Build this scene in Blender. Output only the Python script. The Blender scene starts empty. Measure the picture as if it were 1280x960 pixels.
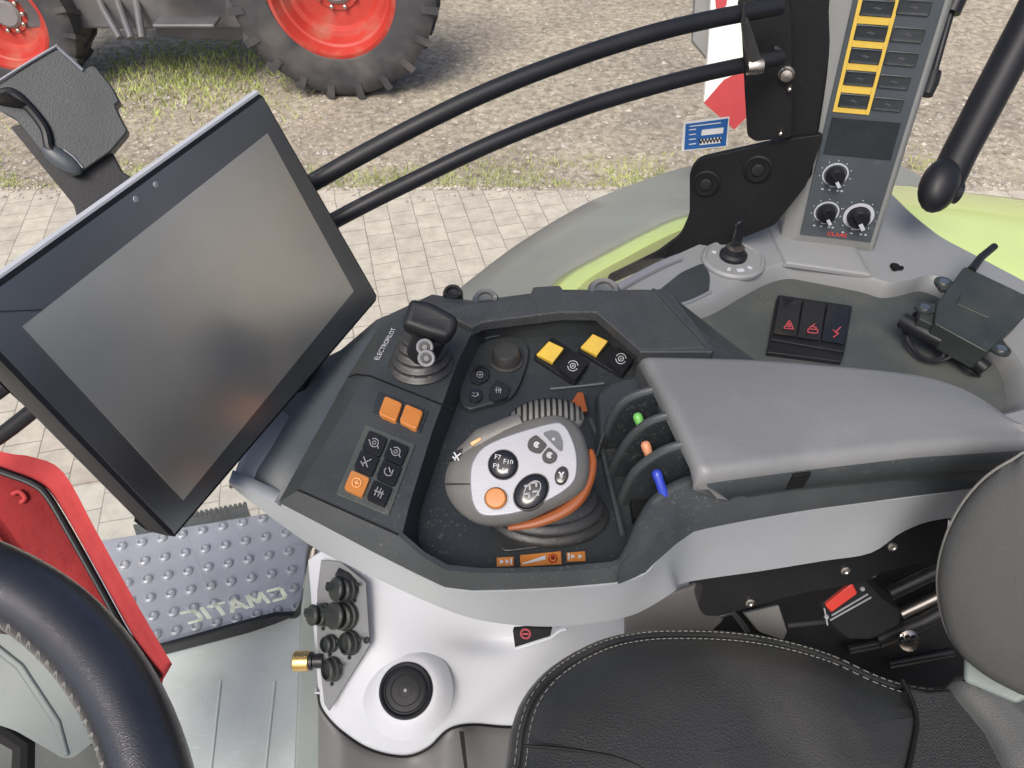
import bpy, bmesh, math, random
from mathutils import Vector, Matrix, noise
from mathutils.geometry import tessellate_polygon
random.seed(4)
R = math.radians
sc = bpy.context.scene
# ------------------------------------------------------------------ camera, world, sun, exposure
H = 2.75                       # eye height above the ground
F = 924.0                      # focal length in photograph pixels (1280 wide)
cam = bpy.data.objects.new('camera', bpy.data.cameras.new('camera'))
sc.collection.objects.link(cam)
cam.location = (0, 0, H); cam.rotation_euler = (R(45), 0, 0)
cam.data.sensor_width = 36; cam.data.lens = 36 * F / 1280
cam.data.clip_start = 0.02; cam.data.clip_end = 600
sc.camera = cam
SUN_EL, SUN_AZ = 52, 200       # azimuth of the sun, measured clockwise from +Y
w = bpy.data.worlds.new("World"); sc.world = w; w.use_nodes = True
nt = w.node_tree; bg = nt.nodes['Background']
sky = nt.nodes.new('ShaderNodeTexSky'); sky.sky_type = 'NISHITA'; sky.sun_disc = False
sky.sun_elevation = R(SUN_EL); sky.sun_rotation = R(SUN_AZ); sky.dust_density = 5; sky.air_density = 0.6
nt.links.new(sky.outputs[0], bg.inputs[0]); bg.inputs[1].default_value = 0.12
sl = bpy.data.lights.new('sun', 'SUN'); sl.energy = 1.75; sl.angle = R(26); sl.color = (1, .95, .87)
so = bpy.data.objects.new('sun', sl); sc.collection.objects.link(so)
sd = Vector((math.sin(R(SUN_AZ)) * math.cos(R(SUN_EL)), math.cos(R(SUN_AZ)) * math.cos(R(SUN_EL)), math.sin(R(SUN_EL))))
so.rotation_euler = sd.to_track_quat('Z', 'Y').to_euler(); so.location = (0, -3, 8)
sc.view_settings.view_transform = 'Standard'; sc.view_settings.look = 'None'
sc.view_settings.exposure = 0.66; sc.view_settings.gamma = 1
sc.render.engine = 'CYCLES'

# ------------------------------------------------------------------ materials
def mat(name, col, rough=.5, metal=0, var=.12, vs=40, bump=0, bs=300, kind='noise', rvar=.1, coat=0, spec=.5, dirt=None, dscale=9, damt=.5, speck=0, scuff=0, bd=.001):
    m = bpy.data.materials.new(name); m.use_nodes = True
    n = m.node_tree.nodes; l = m.node_tree.links; b = n['Principled BSDF']
    tc = n.new('ShaderNodeTexCoord')
    no = n.new('ShaderNodeTexNoise'); no.inputs['Scale'].default_value = vs; no.inputs['Detail'].default_value = 6
    l.new(tc.outputs['Object'], no.inputs['Vector'])
    mr = n.new('ShaderNodeMapRange'); mr.inputs[1].default_value = .3; mr.inputs[2].default_value = .7
    mr.inputs[3].default_value = 1 - var; mr.inputs[4].default_value = 1 + var
    l.new(no.outputs[0], mr.inputs[0])
    hs = n.new('ShaderNodeHueSaturation'); hs.inputs['Color'].default_value = (*col, 1)
    l.new(mr.outputs[0], hs.inputs['Value'])
    out = hs.outputs[0]
    if dirt:
        n3 = n.new('ShaderNodeTexNoise'); n3.inputs['Scale'].default_value = dscale; n3.inputs['Detail'].default_value = 8
        l.new(tc.outputs['Object'], n3.inputs['Vector'])
        r3 = n.new('ShaderNodeMapRange'); r3.inputs[1].default_value = .48; r3.inputs[2].default_value = .75
        r3.inputs[3].default_value = 0; r3.inputs[4].default_value = damt
        l.new(n3.outputs[0], r3.inputs[0])
        mx = n.new('ShaderNodeMix'); mx.data_type = 'RGBA'; mx.inputs[7].default_value = (*dirt, 1)
        l.new(r3.outputs[0], mx.inputs[0]); l.new(out, mx.inputs[6]); out = mx.outputs[2]
    if speck:
        n5 = n.new('ShaderNodeTexNoise'); n5.inputs['Scale'].default_value = 420; n5.inputs['Detail'].default_value = 2; l.new(tc.outputs['Object'], n5.inputs['Vector'])
        n6 = n.new('ShaderNodeTexNoise'); n6.inputs['Scale'].default_value = 14; l.new(tc.outputs['Object'], n6.inputs['Vector'])
        ad = n.new('ShaderNodeMath'); ad.operation = 'MULTIPLY_ADD'; ad.inputs[1].default_value = .35; l.new(n6.outputs[0], ad.inputs[0]); l.new(n5.outputs[0], ad.inputs[2])
        r5 = n.new('ShaderNodeMapRange'); r5.inputs[1].default_value = .83; r5.inputs[2].default_value = .93; r5.inputs[3].default_value = 0; r5.inputs[4].default_value = speck; l.new(ad.outputs[0], r5.inputs[0])
        mx = n.new('ShaderNodeMix'); mx.data_type = 'RGBA'; mx.inputs[7].default_value = (.26, .24, .21, 1)
        l.new(r5.outputs[0], mx.inputs[0]); l.new(out, mx.inputs[6]); out = mx.outputs[2]
    if scuff:
        mp = n.new('ShaderNodeMapping'); mp.inputs['Scale'].default_value = (9, 90, 30); mp.inputs['Rotation'].default_value = (.3, .2, .6); l.new(tc.outputs['Object'], mp.inputs['Vector'])
        n7 = n.new('ShaderNodeTexNoise'); n7.inputs['Scale'].default_value = 3; n7.inputs['Detail'].default_value = 5; l.new(mp.outputs[0], n7.inputs['Vector'])
        r7 = n.new('ShaderNodeMapRange'); r7.inputs[1].default_value = .66; r7.inputs[2].default_value = .74; r7.inputs[3].default_value = 0; r7.inputs[4].default_value = scuff; l.new(n7.outputs[0], r7.inputs[0])
        mx = n.new('ShaderNodeMix'); mx.data_type = 'RGBA'; mx.inputs[7].default_value = tuple(min(1, c * 1.5 + .05) for c in col) + (1,)
        l.new(r7.outputs[0], mx.inputs[0]); l.new(out, mx.inputs[6]); out = mx.outputs[2]
    l.new(out, b.inputs['Base Color'])
    n2 = n.new('ShaderNodeTexNoise'); n2.inputs['Scale'].default_value = vs * .35; n2.inputs['Detail'].default_value = 5
    l.new(tc.outputs['Object'], n2.inputs['Vector'])
    m2 = n.new('ShaderNodeMapRange'); m2.inputs[1].default_value = .3; m2.inputs[2].default_value = .7
    m2.inputs[3].default_value = max(.02, rough - rvar); m2.inputs[4].default_value = min(1, rough + rvar)
    l.new(n2.outputs[0], m2.inputs[0]); l.new(m2.outputs[0], b.inputs['Roughness'])
    b.inputs['Metallic'].default_value = metal
    b.inputs['Coat Weight'].default_value = coat; b.inputs['Specular IOR Level'].default_value = spec
    if bump:
        if kind == 'voronoi':
            t = n.new('ShaderNodeTexVoronoi'); t.feature = 'DISTANCE_TO_EDGE'
        else:
            t = n.new('ShaderNodeTexNoise'); t.inputs['Detail'].default_value = 4
        t.inputs['Scale'].default_value = bs; l.new(tc.outputs['Object'], t.inputs['Vector'])
        bp = n.new('ShaderNodeBump'); bp.inputs['Strength'].default_value = bump; bp.inputs['Distance'].default_value = bd
        l.new(t.outputs[0], bp.inputs['Height']); l.new(bp.outputs[0], b.inputs['Normal'])
    return m

DIRT = (.25, .22, .18)
M = {}
M['console'] = mat('console_plastic', (.027, .033, .037), .5, vs=18, bump=.35, bs=900, dirt=(.10, .10, .10), damt=.25, speck=0.19, scuff=.25)
M['console_tray'] = mat('tray_plastic', (.017, .022, .026), .48, vs=18, bump=.3, bs=900, dirt=(.08, .08, .08), damt=.2, speck=0.19)
M['console_gloss'] = mat('console_gloss', (.045, .052, .056), .28, vs=18, bump=.2, bs=700)
M['slate'] = mat('slate_plastic', (.055, .067, .078), .5, vs=14, bump=.2, bs=700, speck=0.15, scuff=.4)
M['trim'] = mat('light_grey_plastic', (.32, .345, .37), .42, var=.03, vs=8, bump=.1, bs=600, dirt=(.24, .23, .21), damt=.25, dscale=7, scuff=.12)
M['panel'] = mat('pale_panel_plastic', (.54, .565, .61), .45, var=.03, vs=6, bump=.1, bs=500, dirt=(.34, .33, .31), damt=.22, dscale=6, scuff=.12)
M['panel_grey'] = mat('mid_grey_panel', (.12, .12, .12), .5, var=.05, vs=8, bump=.15, bs=500, dirt=(.12, .12, .11), damt=.3)
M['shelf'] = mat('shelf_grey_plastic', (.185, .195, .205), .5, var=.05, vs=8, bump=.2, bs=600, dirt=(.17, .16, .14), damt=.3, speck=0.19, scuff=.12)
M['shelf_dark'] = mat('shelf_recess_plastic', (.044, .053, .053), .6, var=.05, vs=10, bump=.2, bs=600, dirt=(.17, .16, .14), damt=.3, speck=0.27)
M['textured'] = mat('textured_rubber', (.032, .036, .040), .65, vs=60, bump=1.0, bs=420, kind='voronoi')
M['black'] = mat('black_plastic', (.009, .010, .013), .45, spec=.35, vs=30, bump=.1, bs=500, speck=.04)
M['matt_black'] = mat('matt_black', (.0035, .0038, .005), .62, vs=20, bump=.15, bs=400, spec=.3, dirt=(.015, .014, .012), damt=.3, speck=.04)
M['pillar_plastic'] = mat('pillar_plastic', (.24, .25, .245), .5, var=.04, vs=8, bump=.15, bs=600, dirt=(.16, .15, .13), damt=.3)
M['bezel'] = mat('bezel_glass', (.30, .31, .33), .3, 1, vs=6, rvar=.05)
M['gloss_black'] = mat('gloss_black', (.012, .013, .016), .12, vs=20, rvar=.06)
M['rubber'] = mat('rubber_boot', (.022, .023, .025), .42, vs=40, bump=.2, bs=300, dirt=(.07, .065, .055), damt=.35, speck=.35)
M['icon'] = mat('icon_white', (.42, .44, .48), .5, var=.03)
M['icon_grey'] = mat('icon_grey', (.22, .23, .25), .5, var=.03)
M['icon_dim'] = mat('icon_dim', (.085, .09, .10), .5, var=.03)
M['icon_red'] = mat('icon_red', (.42, .06, .08), .5, var=.03)
M['orange'] = mat('orange_button', (.42, .155, .035), .45, var=.08, vs=60, dirt=(.3, .15, .07), damt=.35, dscale=60)
M['orange_deep'] = mat('orange_trim', (.20, .055, .014), .35, var=.08, vs=30)
M['orange_pale'] = mat('orange_print', (.72, .36, .15), .5)
M['yellow'] = mat('yellow_key', (.46, .31, .035), .45, var=.1, vs=60, dirt=(.35, .23, .06), damt=.4, dscale=50)
M['yellow_frame'] = mat('yellow_frame', (.60, .42, .075), .45, var=.05)
M['silver'] = mat('silver_faceplate', (.20, .21, .24), .38, .25, var=.03, vs=30, bump=.1, bs=900)
M['grip'] = mat('grip_grey', (.095, .097, .096), .5, var=.08, vs=30, bump=.25, bs=700, dirt=(.22, .19, .15), damt=.25, speck=0.11)
M['pad'] = mat('armrest_vinyl', (.143, .150, .156), .46, var=.06, vs=10, bump=.35, bs=700, kind='voronoi', dirt=(.27, .275, .28), damt=.75, dscale=6, scuff=.12)
M['leather'] = mat('seat_leather', (.023, .025, .027), .40, var=.12, vs=12, bump=.55, bs=330, kind='voronoi', dirt=(.10, .095, .09), damt=.35, dscale=8, speck=0.08)
M['leather_grey'] = mat('bolster_leather', (.075, .079, .080), .5, var=.06, vs=12, bump=.4, bs=450, kind='voronoi')
M['seat_fabric'] = mat('perforated_leather', (.016, .018, .020), .6, var=.1, vs=12, bump=1, bs=380, kind='voronoi')
M['thread'] = mat('stitch_thread', (.20, .20, .19), .8)
M['wheel_leather'] = mat('wheel_leather', (.016, .018, .024), .25, spec=.8, var=.2, vs=30, bump=.18, bs=850, kind='voronoi', rvar=.08)
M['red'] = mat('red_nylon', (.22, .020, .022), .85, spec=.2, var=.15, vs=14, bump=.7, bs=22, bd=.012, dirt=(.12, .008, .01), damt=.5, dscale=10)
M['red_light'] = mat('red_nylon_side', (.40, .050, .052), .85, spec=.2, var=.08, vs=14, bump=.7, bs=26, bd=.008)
M['red_key'] = mat('red_button', (.42, .03, .02), .4, var=.05)
M['metal'] = mat('bare_steel', (.5, .47, .42), .3, 1, vs=40, var=.15)
M['darkmetal'] = mat('painted_steel', (.03, .03, .032), .3, .5, vs=30, var=.2)
M['brass'] = mat('brass_coupler', (.62, .42, .16), .3, 1, var=.15)
M['green'] = mat('lime_paint', (.62, .74, .24), .28, var=.05, vs=6, coat=.5, dirt=(.5, .58, .28), damt=.35, dscale=3)
M['fender'] = mat('grey_mudguard', (.265, .275, .24), .6, var=.06, vs=5, bump=.3, bs=200, dirt=(.35, .33, .28), damt=.5, dscale=4)
M['floor'] = mat('floor_mat', (.50, .55, .53), .6, var=.05, vs=12, bump=.3, bs=300, dirt=(.27, .26, .23), damt=.4, dscale=10, speck=0.30, scuff=.4)
M['step'] = mat('step_plate', (.30, .315, .37), .45, .2, var=.06, vs=14, bump=.15, bs=400, dirt=(.28, .27, .30), damt=.45, dscale=9, speck=0.30, scuff=.25)
M['tyre'] = mat('tyre_rubber', (.045, .045, .05), .8, var=.2, vs=6, bump=.4, bs=60, dirt=(.16, .14, .12), damt=.5, dscale=3)
M['rim_red'] = mat('red_rim', (.42, .035, .024), .5, var=.1, vs=5, dirt=(.30, .17, .12), damt=.65, dscale=5)
M['tractor_grey'] = mat('tractor_grey', (.12, .12, .13), .5, .2, var=.2, vs=5, dirt=(.2, .17, .14), damt=.5, dscale=4)
M['white'] = mat('white_board', (.78, .78, .74), .5, var=.03)
M['board_red'] = mat('red_board', (.42, .045, .05), .5, var=.05)
M['board_grey'] = mat('grey_board', (.20, .20, .20), .6, var=.05)
M['blue'] = mat('blue_sticker', (.03, .13, .38), .35, var=.05)
M['lever_green'] = mat('green_knob', (.13, .40, .09), .4, var=.05)
M['lever_orange'] = mat('salmon_knob', (.5, .22, .12), .4, var=.05)
M['lever_blue'] = mat('blue_knob', (.022, .045, .36), .35, var=.05)
M['decal'] = mat('pale_green_lettering', (.95, 1.0, .84), .5, var=.03)
M['print_red'] = mat('red_print', (.50, .05, .04), .5, var=.03)
M['seal'] = mat('rubber_seal', (.02, .021, .023), .3, var=.1)
M['column'] = mat('column_grey', (.17, .20, .195), .5, var=.05, vs=10, bump=.2, bs=500, speck=0.11)
M['gps'] = mat('dark_box_plastic', (.022, .028, .027), .5, var=.15, vs=30, bump=.4, bs=250, dirt=(.06, .06, .05), damt=.4, dscale=20, speck=0.19)
M['headliner'] = mat('headliner', (.30, .30, .29), .8, var=.04)

def screen_material():
    m = mat('screen_glass', (.88, .86, .80), .30, 1, var=.10, vs=5, rvar=.04, dirt=(.98, .95, .88), damt=.9, dscale=9)
    return m
M['screen'] = screen_material()

def glass_mat(name, tint, refl=1.0):
    m = bpy.data.materials.new(name); m.use_nodes = True
    n = m.node_tree.nodes; l = m.node_tree.links
    for x in list(n): n.remove(x)
    o = n.new('ShaderNodeOutputMaterial'); mx = n.new('ShaderNodeMixShader')
    t = n.new('ShaderNodeBsdfTransparent'); t.inputs[0].default_value = (*tint, 1)
    g = n.new('ShaderNodeBsdfGlossy'); g.inputs['Roughness'].default_value = .02
    f = n.new('ShaderNodeFresnel'); f.inputs[0].default_value = 1.35
    ml = n.new('ShaderNodeMath'); ml.operation = 'MULTIPLY'; ml.inputs[1].default_value = refl
    l.new(f.outputs[0], ml.inputs[0]); l.new(ml.outputs[0], mx.inputs[0])
    l.new(t.outputs[0], mx.inputs[1]); l.new(g.outputs[0], mx.inputs[2]); l.new(mx.outputs[0], o.inputs[0])
    return m
M['glass'] = glass_mat('window_glass', (.985, .99, .99), .22)

def ground_mats():
    # gravel
    m = bpy.data.materials.new('gravel'); m.use_nodes = True
    n = m.node_tree.nodes; l = m.node_tree.links; b = n['Principled BSDF']
    tc = n.new('ShaderNodeTexCoord')
    v = n.new('ShaderNodeTexVoronoi'); v.inputs['Scale'].default_value = 26; l.new(tc.outputs['Object'], v.inputs['Vector'])
    a = n.new('ShaderNodeTexNoise'); a.inputs['Scale'].default_value = 14; a.inputs['Detail'].default_value = 12; a.inputs['Roughness'].default_value = .72
    l.new(tc.outputs['Object'], a.inputs['Vector'])
    big = n.new('ShaderNodeTexNoise'); big.inputs['Scale'].default_value = 1.1; big.inputs['Detail'].default_value = 4
    l.new(tc.outputs['Object'], big.inputs['Vector'])
    cr = n.new('ShaderNodeValToRGB'); cr.color_ramp.elements[0].position = .33; cr.color_ramp.elements[0].color = (.20, .183, .15, 1)
    cr.color_ramp.elements[1].position = .66; cr.color_ramp.elements[1].color = (.58, .555, .475, 1)
    e = cr.color_ramp.elements.new(.47); e.color = (.365, .34, .285, 1)
    l.new(a.outputs[0], cr.inputs[0])
    cr2 = n.new('ShaderNodeValToRGB'); cr2.color_ramp.elements[0].color = (.66, .62, .58, 1); cr2.color_ramp.elements[1].color = (1.15, 1.1, 1.05, 1)
    l.new(v.outputs['Color'], cr2.inputs[0])
    m1 = n.new('ShaderNodeMix'); m1.data_type = 'RGBA'; m1.blend_type = 'MULTIPLY'; m1.inputs[0].default_value = .8
    l.new(cr.outputs[0], m1.inputs[6]); l.new(cr2.outputs[0], m1.inputs[7])
    cr3 = n.new('ShaderNodeValToRGB'); cr3.color_ramp.elements[0].position = .35; cr3.color_ramp.elements[0].color = (.80, .78, .78, 1)
    cr3.color_ramp.elements[1].position = .65; cr3.color_ramp.elements[1].color = (1.1, 1.08, 1.02, 1)
    l.new(big.outputs[0], cr3.inputs[0])
    m2 = n.new('ShaderNodeMix'); m2.data_type = 'RGBA'; m2.blend_type = 'MULTIPLY'; m2.inputs[0].default_value = 1
    l.new(m1.outputs[2], m2.inputs[6]); l.new(cr3.outputs[0], m2.inputs[7]); l.new(m2.outputs[2], b.inputs['Base Color'])
    b.inputs['Roughness'].default_value = .95
    bp = n.new('ShaderNodeBump'); bp.inputs['Strength'].default_value = .9; bp.inputs['Distance'].default_value = .03
    l.new(a.outputs[0], bp.inputs['Height']); l.new(bp.outputs[0], b.inputs['Normal'])
    M['gravel'] = m
    # paving
    m = bpy.data.materials.new('paving'); m.use_nodes = True
    n = m.node_tree.nodes; l = m.node_tree.links; b = n['Principled BSDF']
    tc = n.new('ShaderNodeTexCoord'); mp = n.new('ShaderNodeMapping'); mp.inputs['Rotation'].default_value = (0, 0, R(-90 - 13.5))
    mp.inputs['Location'].default_value = (.05, .03, 0)
    l.new(tc.outputs['Object'], mp.inputs['Vector'])
    wn = n.new('ShaderNodeTexNoise'); wn.inputs['Scale'].default_value = 6; l.new(mp.outputs[0], wn.inputs['Vector'])
    wm = n.new('ShaderNodeVectorMath'); wm.operation = 'MULTIPLY_ADD'; wm.inputs[1].default_value = (.012, .012, 0)
    l.new(wn.outputs['Color'], wm.inputs[0]); l.new(mp.outputs[0], wm.inputs[2])
    br = n.new('ShaderNodeTexBrick'); br.inputs['Scale'].default_value = 1; br.offset = .5
    br.inputs['Brick Width'].default_value = .165; br.inputs['Row Height'].default_value = .172
    br.inputs['Mortar Size'].default_value = .0032; br.inputs['Mortar Smooth'].default_value = .4; br.inputs['Bias'].default_value = -.1
    br.inputs['Color1'].default_value = (.48, .455, .39, 1); br.inputs['Color2'].default_value = (.425, .40, .345, 1)
    br.inputs['Mortar'].default_value = (.22, .20, .165, 1)
    l.new(wm.outputs[0], br.inputs['Vector'])
    a = n.new('ShaderNodeTexNoise'); a.inputs['Scale'].default_value = 10; a.inputs['Detail'].default_value = 12; a.inputs['Roughness'].default_value = .7
    l.new(tc.outputs['Object'], a.inputs['Vector'])
    cr = n.new('ShaderNodeValToRGB'); cr.color_ramp.elements[0].position = .3; cr.color_ramp.elements[0].color = (.74, .73, .72, 1)
    cr.color_ramp.elements[1].position = .7; cr.color_ramp.elements[1].color = (1.15, 1.14, 1.12, 1)
    l.new(a.outputs[0], cr.inputs[0])
    m1 = n.new('ShaderNodeMix'); m1.data_type = 'RGBA'; m1.blend_type = 'MULTIPLY'; m1.inputs[0].default_value = 1
    l.new(br.outputs[0], m1.inputs[6]); l.new(cr.outputs[0], m1.inputs[7]); l.new(m1.outputs[2], b.inputs['Base Color'])
    b.inputs['Roughness'].default_value = .9
    bp = n.new('ShaderNodeBump'); bp.inputs['Strength'].default_value = .5; bp.inputs['Distance'].default_value = .004; bp.invert = True
    l.new(br.outputs['Fac'], bp.inputs['Height']); l.new(bp.outputs[0], b.inputs['Normal'])
    M['paving'] = m
ground_mats()
M['blade'] = mat('grass_blade', (.36, .42, .13), .7, var=.3, vs=3)
M['pebble'] = mat('pebble', (.36, .33, .29), .8, var=.4, vs=9)

# ------------------------------------------------------------------ geometry helpers
# all coordinates are metres relative to the eye; obj() lifts them by H
def ray(u, v):
    up = -(v - 480) / F
    return Vector(((u - 640) / F, .70710678 * (1 + up), .70710678 * (up - 1)))
def PT(u, v, t): return ray(u, v) * t
def PZ(u, v, z):
    r = ray(u, v); return r * (z / r.z)
class Plane:
    def __init__(s, p, n): s.p = Vector(p); s.n = Vector(n).normalized()
    def __call__(s, u, v, off=0):
        r = ray(u, v); return r * (((s.p + s.n * off).dot(s.n)) / r.dot(s.n))
    def off(s, d): return Plane(s.p + s.n * d, s.n)
    def face(s): return s.n if s.n.dot(s.p) < 0 else -s.n     # towards the eye
def plane3(a, b, c):
    n = (b - a).cross(c - a).normalized()
    if n.dot(a) > 0: n = -n
    return Plane(a, n)
def hplane(z): return Plane((0, 0, z), (0, 0, 1))
def camplane(u, v, t, n=None):
    p = PT(u, v, t); n = Vector(n) if n is not None else -p.normalized()
    if n.dot(p) > 0: n = -n
    return Plane(p, n)

class MB:
    def __init__(s): s.v = []; s.f = []; s.m = []; s.smooth = []
    def add(s, vs, fs, mi=0):
        b = len(s.v); s.v += [Vector(x) for x in vs]
        for f in fs: s.f.append([b + i for i in f]); s.m.append(mi)
        return s
    def prism(s, top, bot, mi=0, mside=None):
        n = len(top); ms = mi if mside is None else mside
        s.add(list(top) + list(bot), [list(range(n)), list(range(2 * n - 1, n - 1, -1))], mi)
        s.m[-1] = ms
        b = len(s.v) - 2 * n
        for i in range(n):
            j = (i + 1) % n; s.f.append([b + i, b + n + i, b + n + j, b + j]); s.m.append(ms)
        return s
    def slab(s, pl, px, th, mi=0, mside=None, lift=0):
        n = pl.face(); top = [pl(u, v) + n * lift for u, v in px]; bot = [p - n * th for p in top]
        return s.prism(top, bot, mi, mside)
    def loft(s, rings, mi=0, closed=True, caps=True, mis=None):
        n = len(rings[0]); b = len(s.v)
        for r in rings: s.v += [Vector(p) for p in r]
        for k in range(len(rings) - 1):
            mm = mis[k] if mis else mi
            for i in range(n if closed else n - 1):
                j = (i + 1) % n
                s.f.append([b + k * n + i, b + k * n + j, b + (k + 1) * n + j, b + (k + 1) * n + i]); s.m.append(mm)
        if caps and closed:
            s.f.append([b + i for i in range(n)][::-1]); s.m.append(mis[0] if mis else mi)
            s.f.append([b + (len(rings) - 1) * n + i for i in range(n)]); s.m.append(mis[-1] if mis else mi)
        return s
    def tube(s, path, r, n=12, mi=0, closed=False, caps=True):
        path = [Vector(p) for p in path]; rr = r if isinstance(r, (list, tuple)) else [r] * len(path)
        rings = []; up = None; N = len(path)
        for i, p in enumerate(path):
            if closed: t = path[(i + 1) % N] - path[i - 1]
            else: t = path[min(i + 1, N - 1)] - path[max(i - 1, 0)]
            t.normalize()
            if up is None: up = t.orthogonal().normalized()
            a = (up - t * up.dot(t)).normalized(); up = a; b2 = t.cross(a)
            rings.append([p + (a * math.cos(2 * math.pi * k / n) + b2 * math.sin(2 * math.pi * k / n)) * rr[i] for k in range(n)])
        if closed: rings.append(rings[0])
        return s.loft(rings, mi, True, caps and not closed)
    def lathe(s, c, ax, prof, n=32, mi=0, mis=None, caps=True, sx=None, ex=1.0):
        # prof: (radius, height along axis); sx: long axis direction with stretch ex
        ax = Vector(ax).normalized(); a = (Vector(sx) - ax * Vector(sx).dot(ax)).normalized() if sx is not None else ax.orthogonal().normalized(); b = ax.cross(a)
        return s.loft([[Vector(c) + ax * h + (a * math.cos(2 * math.pi * k / n) * ex + b * math.sin(2 * math.pi * k / n)) * r for k in range(n)] for r, h in prof], mi, True, caps, mis)
    def ell(s, c, ax3, mi=0, nu=20, nv=12):
        a, b, d = [Vector(x) for x in ax3]; rings = []
        for k in range(1, nv):
            ph = math.pi * k / nv
            rings.append([Vector(c) + d * math.cos(ph) + (a * math.cos(2 * math.pi * i / nu) + b * math.sin(2 * math.pi * i / nu)) * math.sin(ph) for i in range(nu)])
        return s.loft(rings, mi)
    def box(s, c, dx, dy, dz, mi=0):
        c = Vector(c); dx = Vector(dx) / 2; dy = Vector(dy) / 2; dz = Vector(dz) / 2
        return s.prism([c + dx + dy + dz, c - dx + dy + dz, c - dx - dy + dz, c + dx - dy + dz], [c + dx + dy - dz, c - dx + dy - dz, c - dx - dy - dz, c + dx - dy - dz], mi)
    def holed(s, outer, hole, mi=0):
        tr = tessellate_polygon([[Vector(p) for p in outer], [Vector(p) for p in hole]])
        return s.add(list(outer) + list(hole), [list(t) for t in tr], mi)
    def stroke(s, pts, w, n, th=.0004, mi=1):
        # ribbon bars following pts lying on a surface with normal n
        n = Vector(n)
        for a, b in zip(pts[:-1], pts[1:]):
            a = Vector(a); b = Vector(b); d = (b - a)
            if d.length < 1e-7: continue
            d.normalize(); sd = d.cross(n).normalized() * w / 2
            a2 = a - d * w * .4; b2 = b + d * w * .4
            q = [a2 + sd, b2 + sd, b2 - sd, a2 - sd]
            s.prism([p + n * th for p in q], [p - n * th for p in q], mi)
        return s

def obj(name, mb, mats, parent=None, bevel=0, seg=3, ang=35, sub=0, solid=0, smooth=True):
    me = bpy.data.meshes.new(name)
    me.from_pydata([(p.x, p.y, p.z + H) for p in mb.v], [], mb.f)
    for k in (mats if isinstance(mats, (list, tuple)) else [mats]): me.materials.append(M[k])
    for p, mi in zip(me.polygons, mb.m): p.material_index = mi
    bm = bmesh.new(); bm.from_mesh(me); bmesh.ops.recalc_face_normals(bm, faces=bm.faces); bm.to_mesh(me); bm.free()
    me.validate()
    o = bpy.data.objects.new(name, me); sc.collection.objects.link(o)
    if smooth:
        for p in me.polygons: p.use_smooth = True
        me.set_sharp_from_angle(angle=R(ang))
    if solid:
        k = o.modifiers.new('solid', 'SOLIDIFY'); k.thickness = solid; k.offset = -1
    if bevel:
        k = o.modifiers.new('bevel', 'BEVEL'); k.width = bevel; k.segments = seg; k.limit_method = 'ANGLE'; k.angle_limit = R(30); k.harden_normals = True
    if sub:
        k = o.modifiers.new('sub', 'SUBSURF'); k.levels = sub; k.render_levels = sub
    if parent is not None:
        o.parent = parent; o.matrix_parent_inverse = INV[parent.name]
    else:
        INV[o.name] = Matrix()
    INV[o.name] = Matrix() if parent is None else Matrix()
    return o
INV = {}
def tag(o, label, cat=None, group=None, kind=None):
    if label: o['label'] = label
    if cat: o['category'] = cat
    if group: o['group'] = group
    if kind: o['kind'] = kind
    return o
def thing(name, p, label, cat, group=None):
    o = bpy.data.objects.new(name, None); sc.collection.objects.link(o)
    o.location = (p[0], p[1], p[2] + H); o.empty_display_size = .02
    INV[o.name] = Matrix.Translation(o.location).inverted()
    return tag(o, label, cat, group)
def spline(pts, n=6, closed=False):
    # Catmull-Rom through tuples/vectors of any dimension
    P = [tuple(p) for p in pts]; N = len(P); out = []
    rng = range(N) if closed else range(N - 1)
    for i in rng:
        p0 = P[(i - 1) % N] if closed or i > 0 else P[0]; p1 = P[i]; p2 = P[(i + 1) % N]
        p3 = P[(i + 2) % N] if closed or i + 2 < N else P[N - 1]
        for k in range(n):
            t = k / n
            out.append(tuple(.5 * (2 * b + (c - a) * t + (2 * a - 5 * b + 4 * c - d) * t * t + (3 * b - a - 3 * c + d) * t ** 3) for a, b, c, d in zip(p0, p1, p2, p3)))
    if not closed: out.append(P[-1])
    return out
def roundpoly(px, r, n=4):
    out = []; N = len(px)
    for i in range(N):
        p0 = Vector(px[i - 1]); p = Vector(px[i]); p1 = Vector(px[(i + 1) % N])
        a = p0 - p; b = p1 - p; q = min(r, a.length * .45, b.length * .45)
        A = p + a.normalized() * q; B = p + b.normalized() * q
        for k in range(n + 1):
            t = k / n; out.append(tuple(A * (1 - t) ** 2 + p * 2 * t * (1 - t) + B * t * t))
    return out
def shrink(pts, f):
    c = sum((Vector(p) for p in pts), Vector()) / len(pts)
    return [c + (Vector(p) - c) * f for p in pts]
def inset(pts, n, d):
    # move a closed 3-D outline inwards by d in the plane with normal n
    n = Vector(n).normalized(); N = len(pts); c = sum((Vector(p) for p in pts), Vector()) / N
    area = Vector()
    for i in range(N): area += (Vector(pts[i]) - c).cross(Vector(pts[(i + 1) % N]) - c)
    sg = 1 if area.dot(n) > 0 else -1; out = []
    for i in range(N):
        t = (Vector(pts[(i + 1) % N]) - Vector(pts[i - 1]));
        if t.length < 1e-9: t = Vector(pts[(i + 2) % N]) - Vector(pts[i])
        t.normalize(); out.append(Vector(pts[i]) + n.cross(t).normalized() * sg * d)
    return out
_txt = {}
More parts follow.
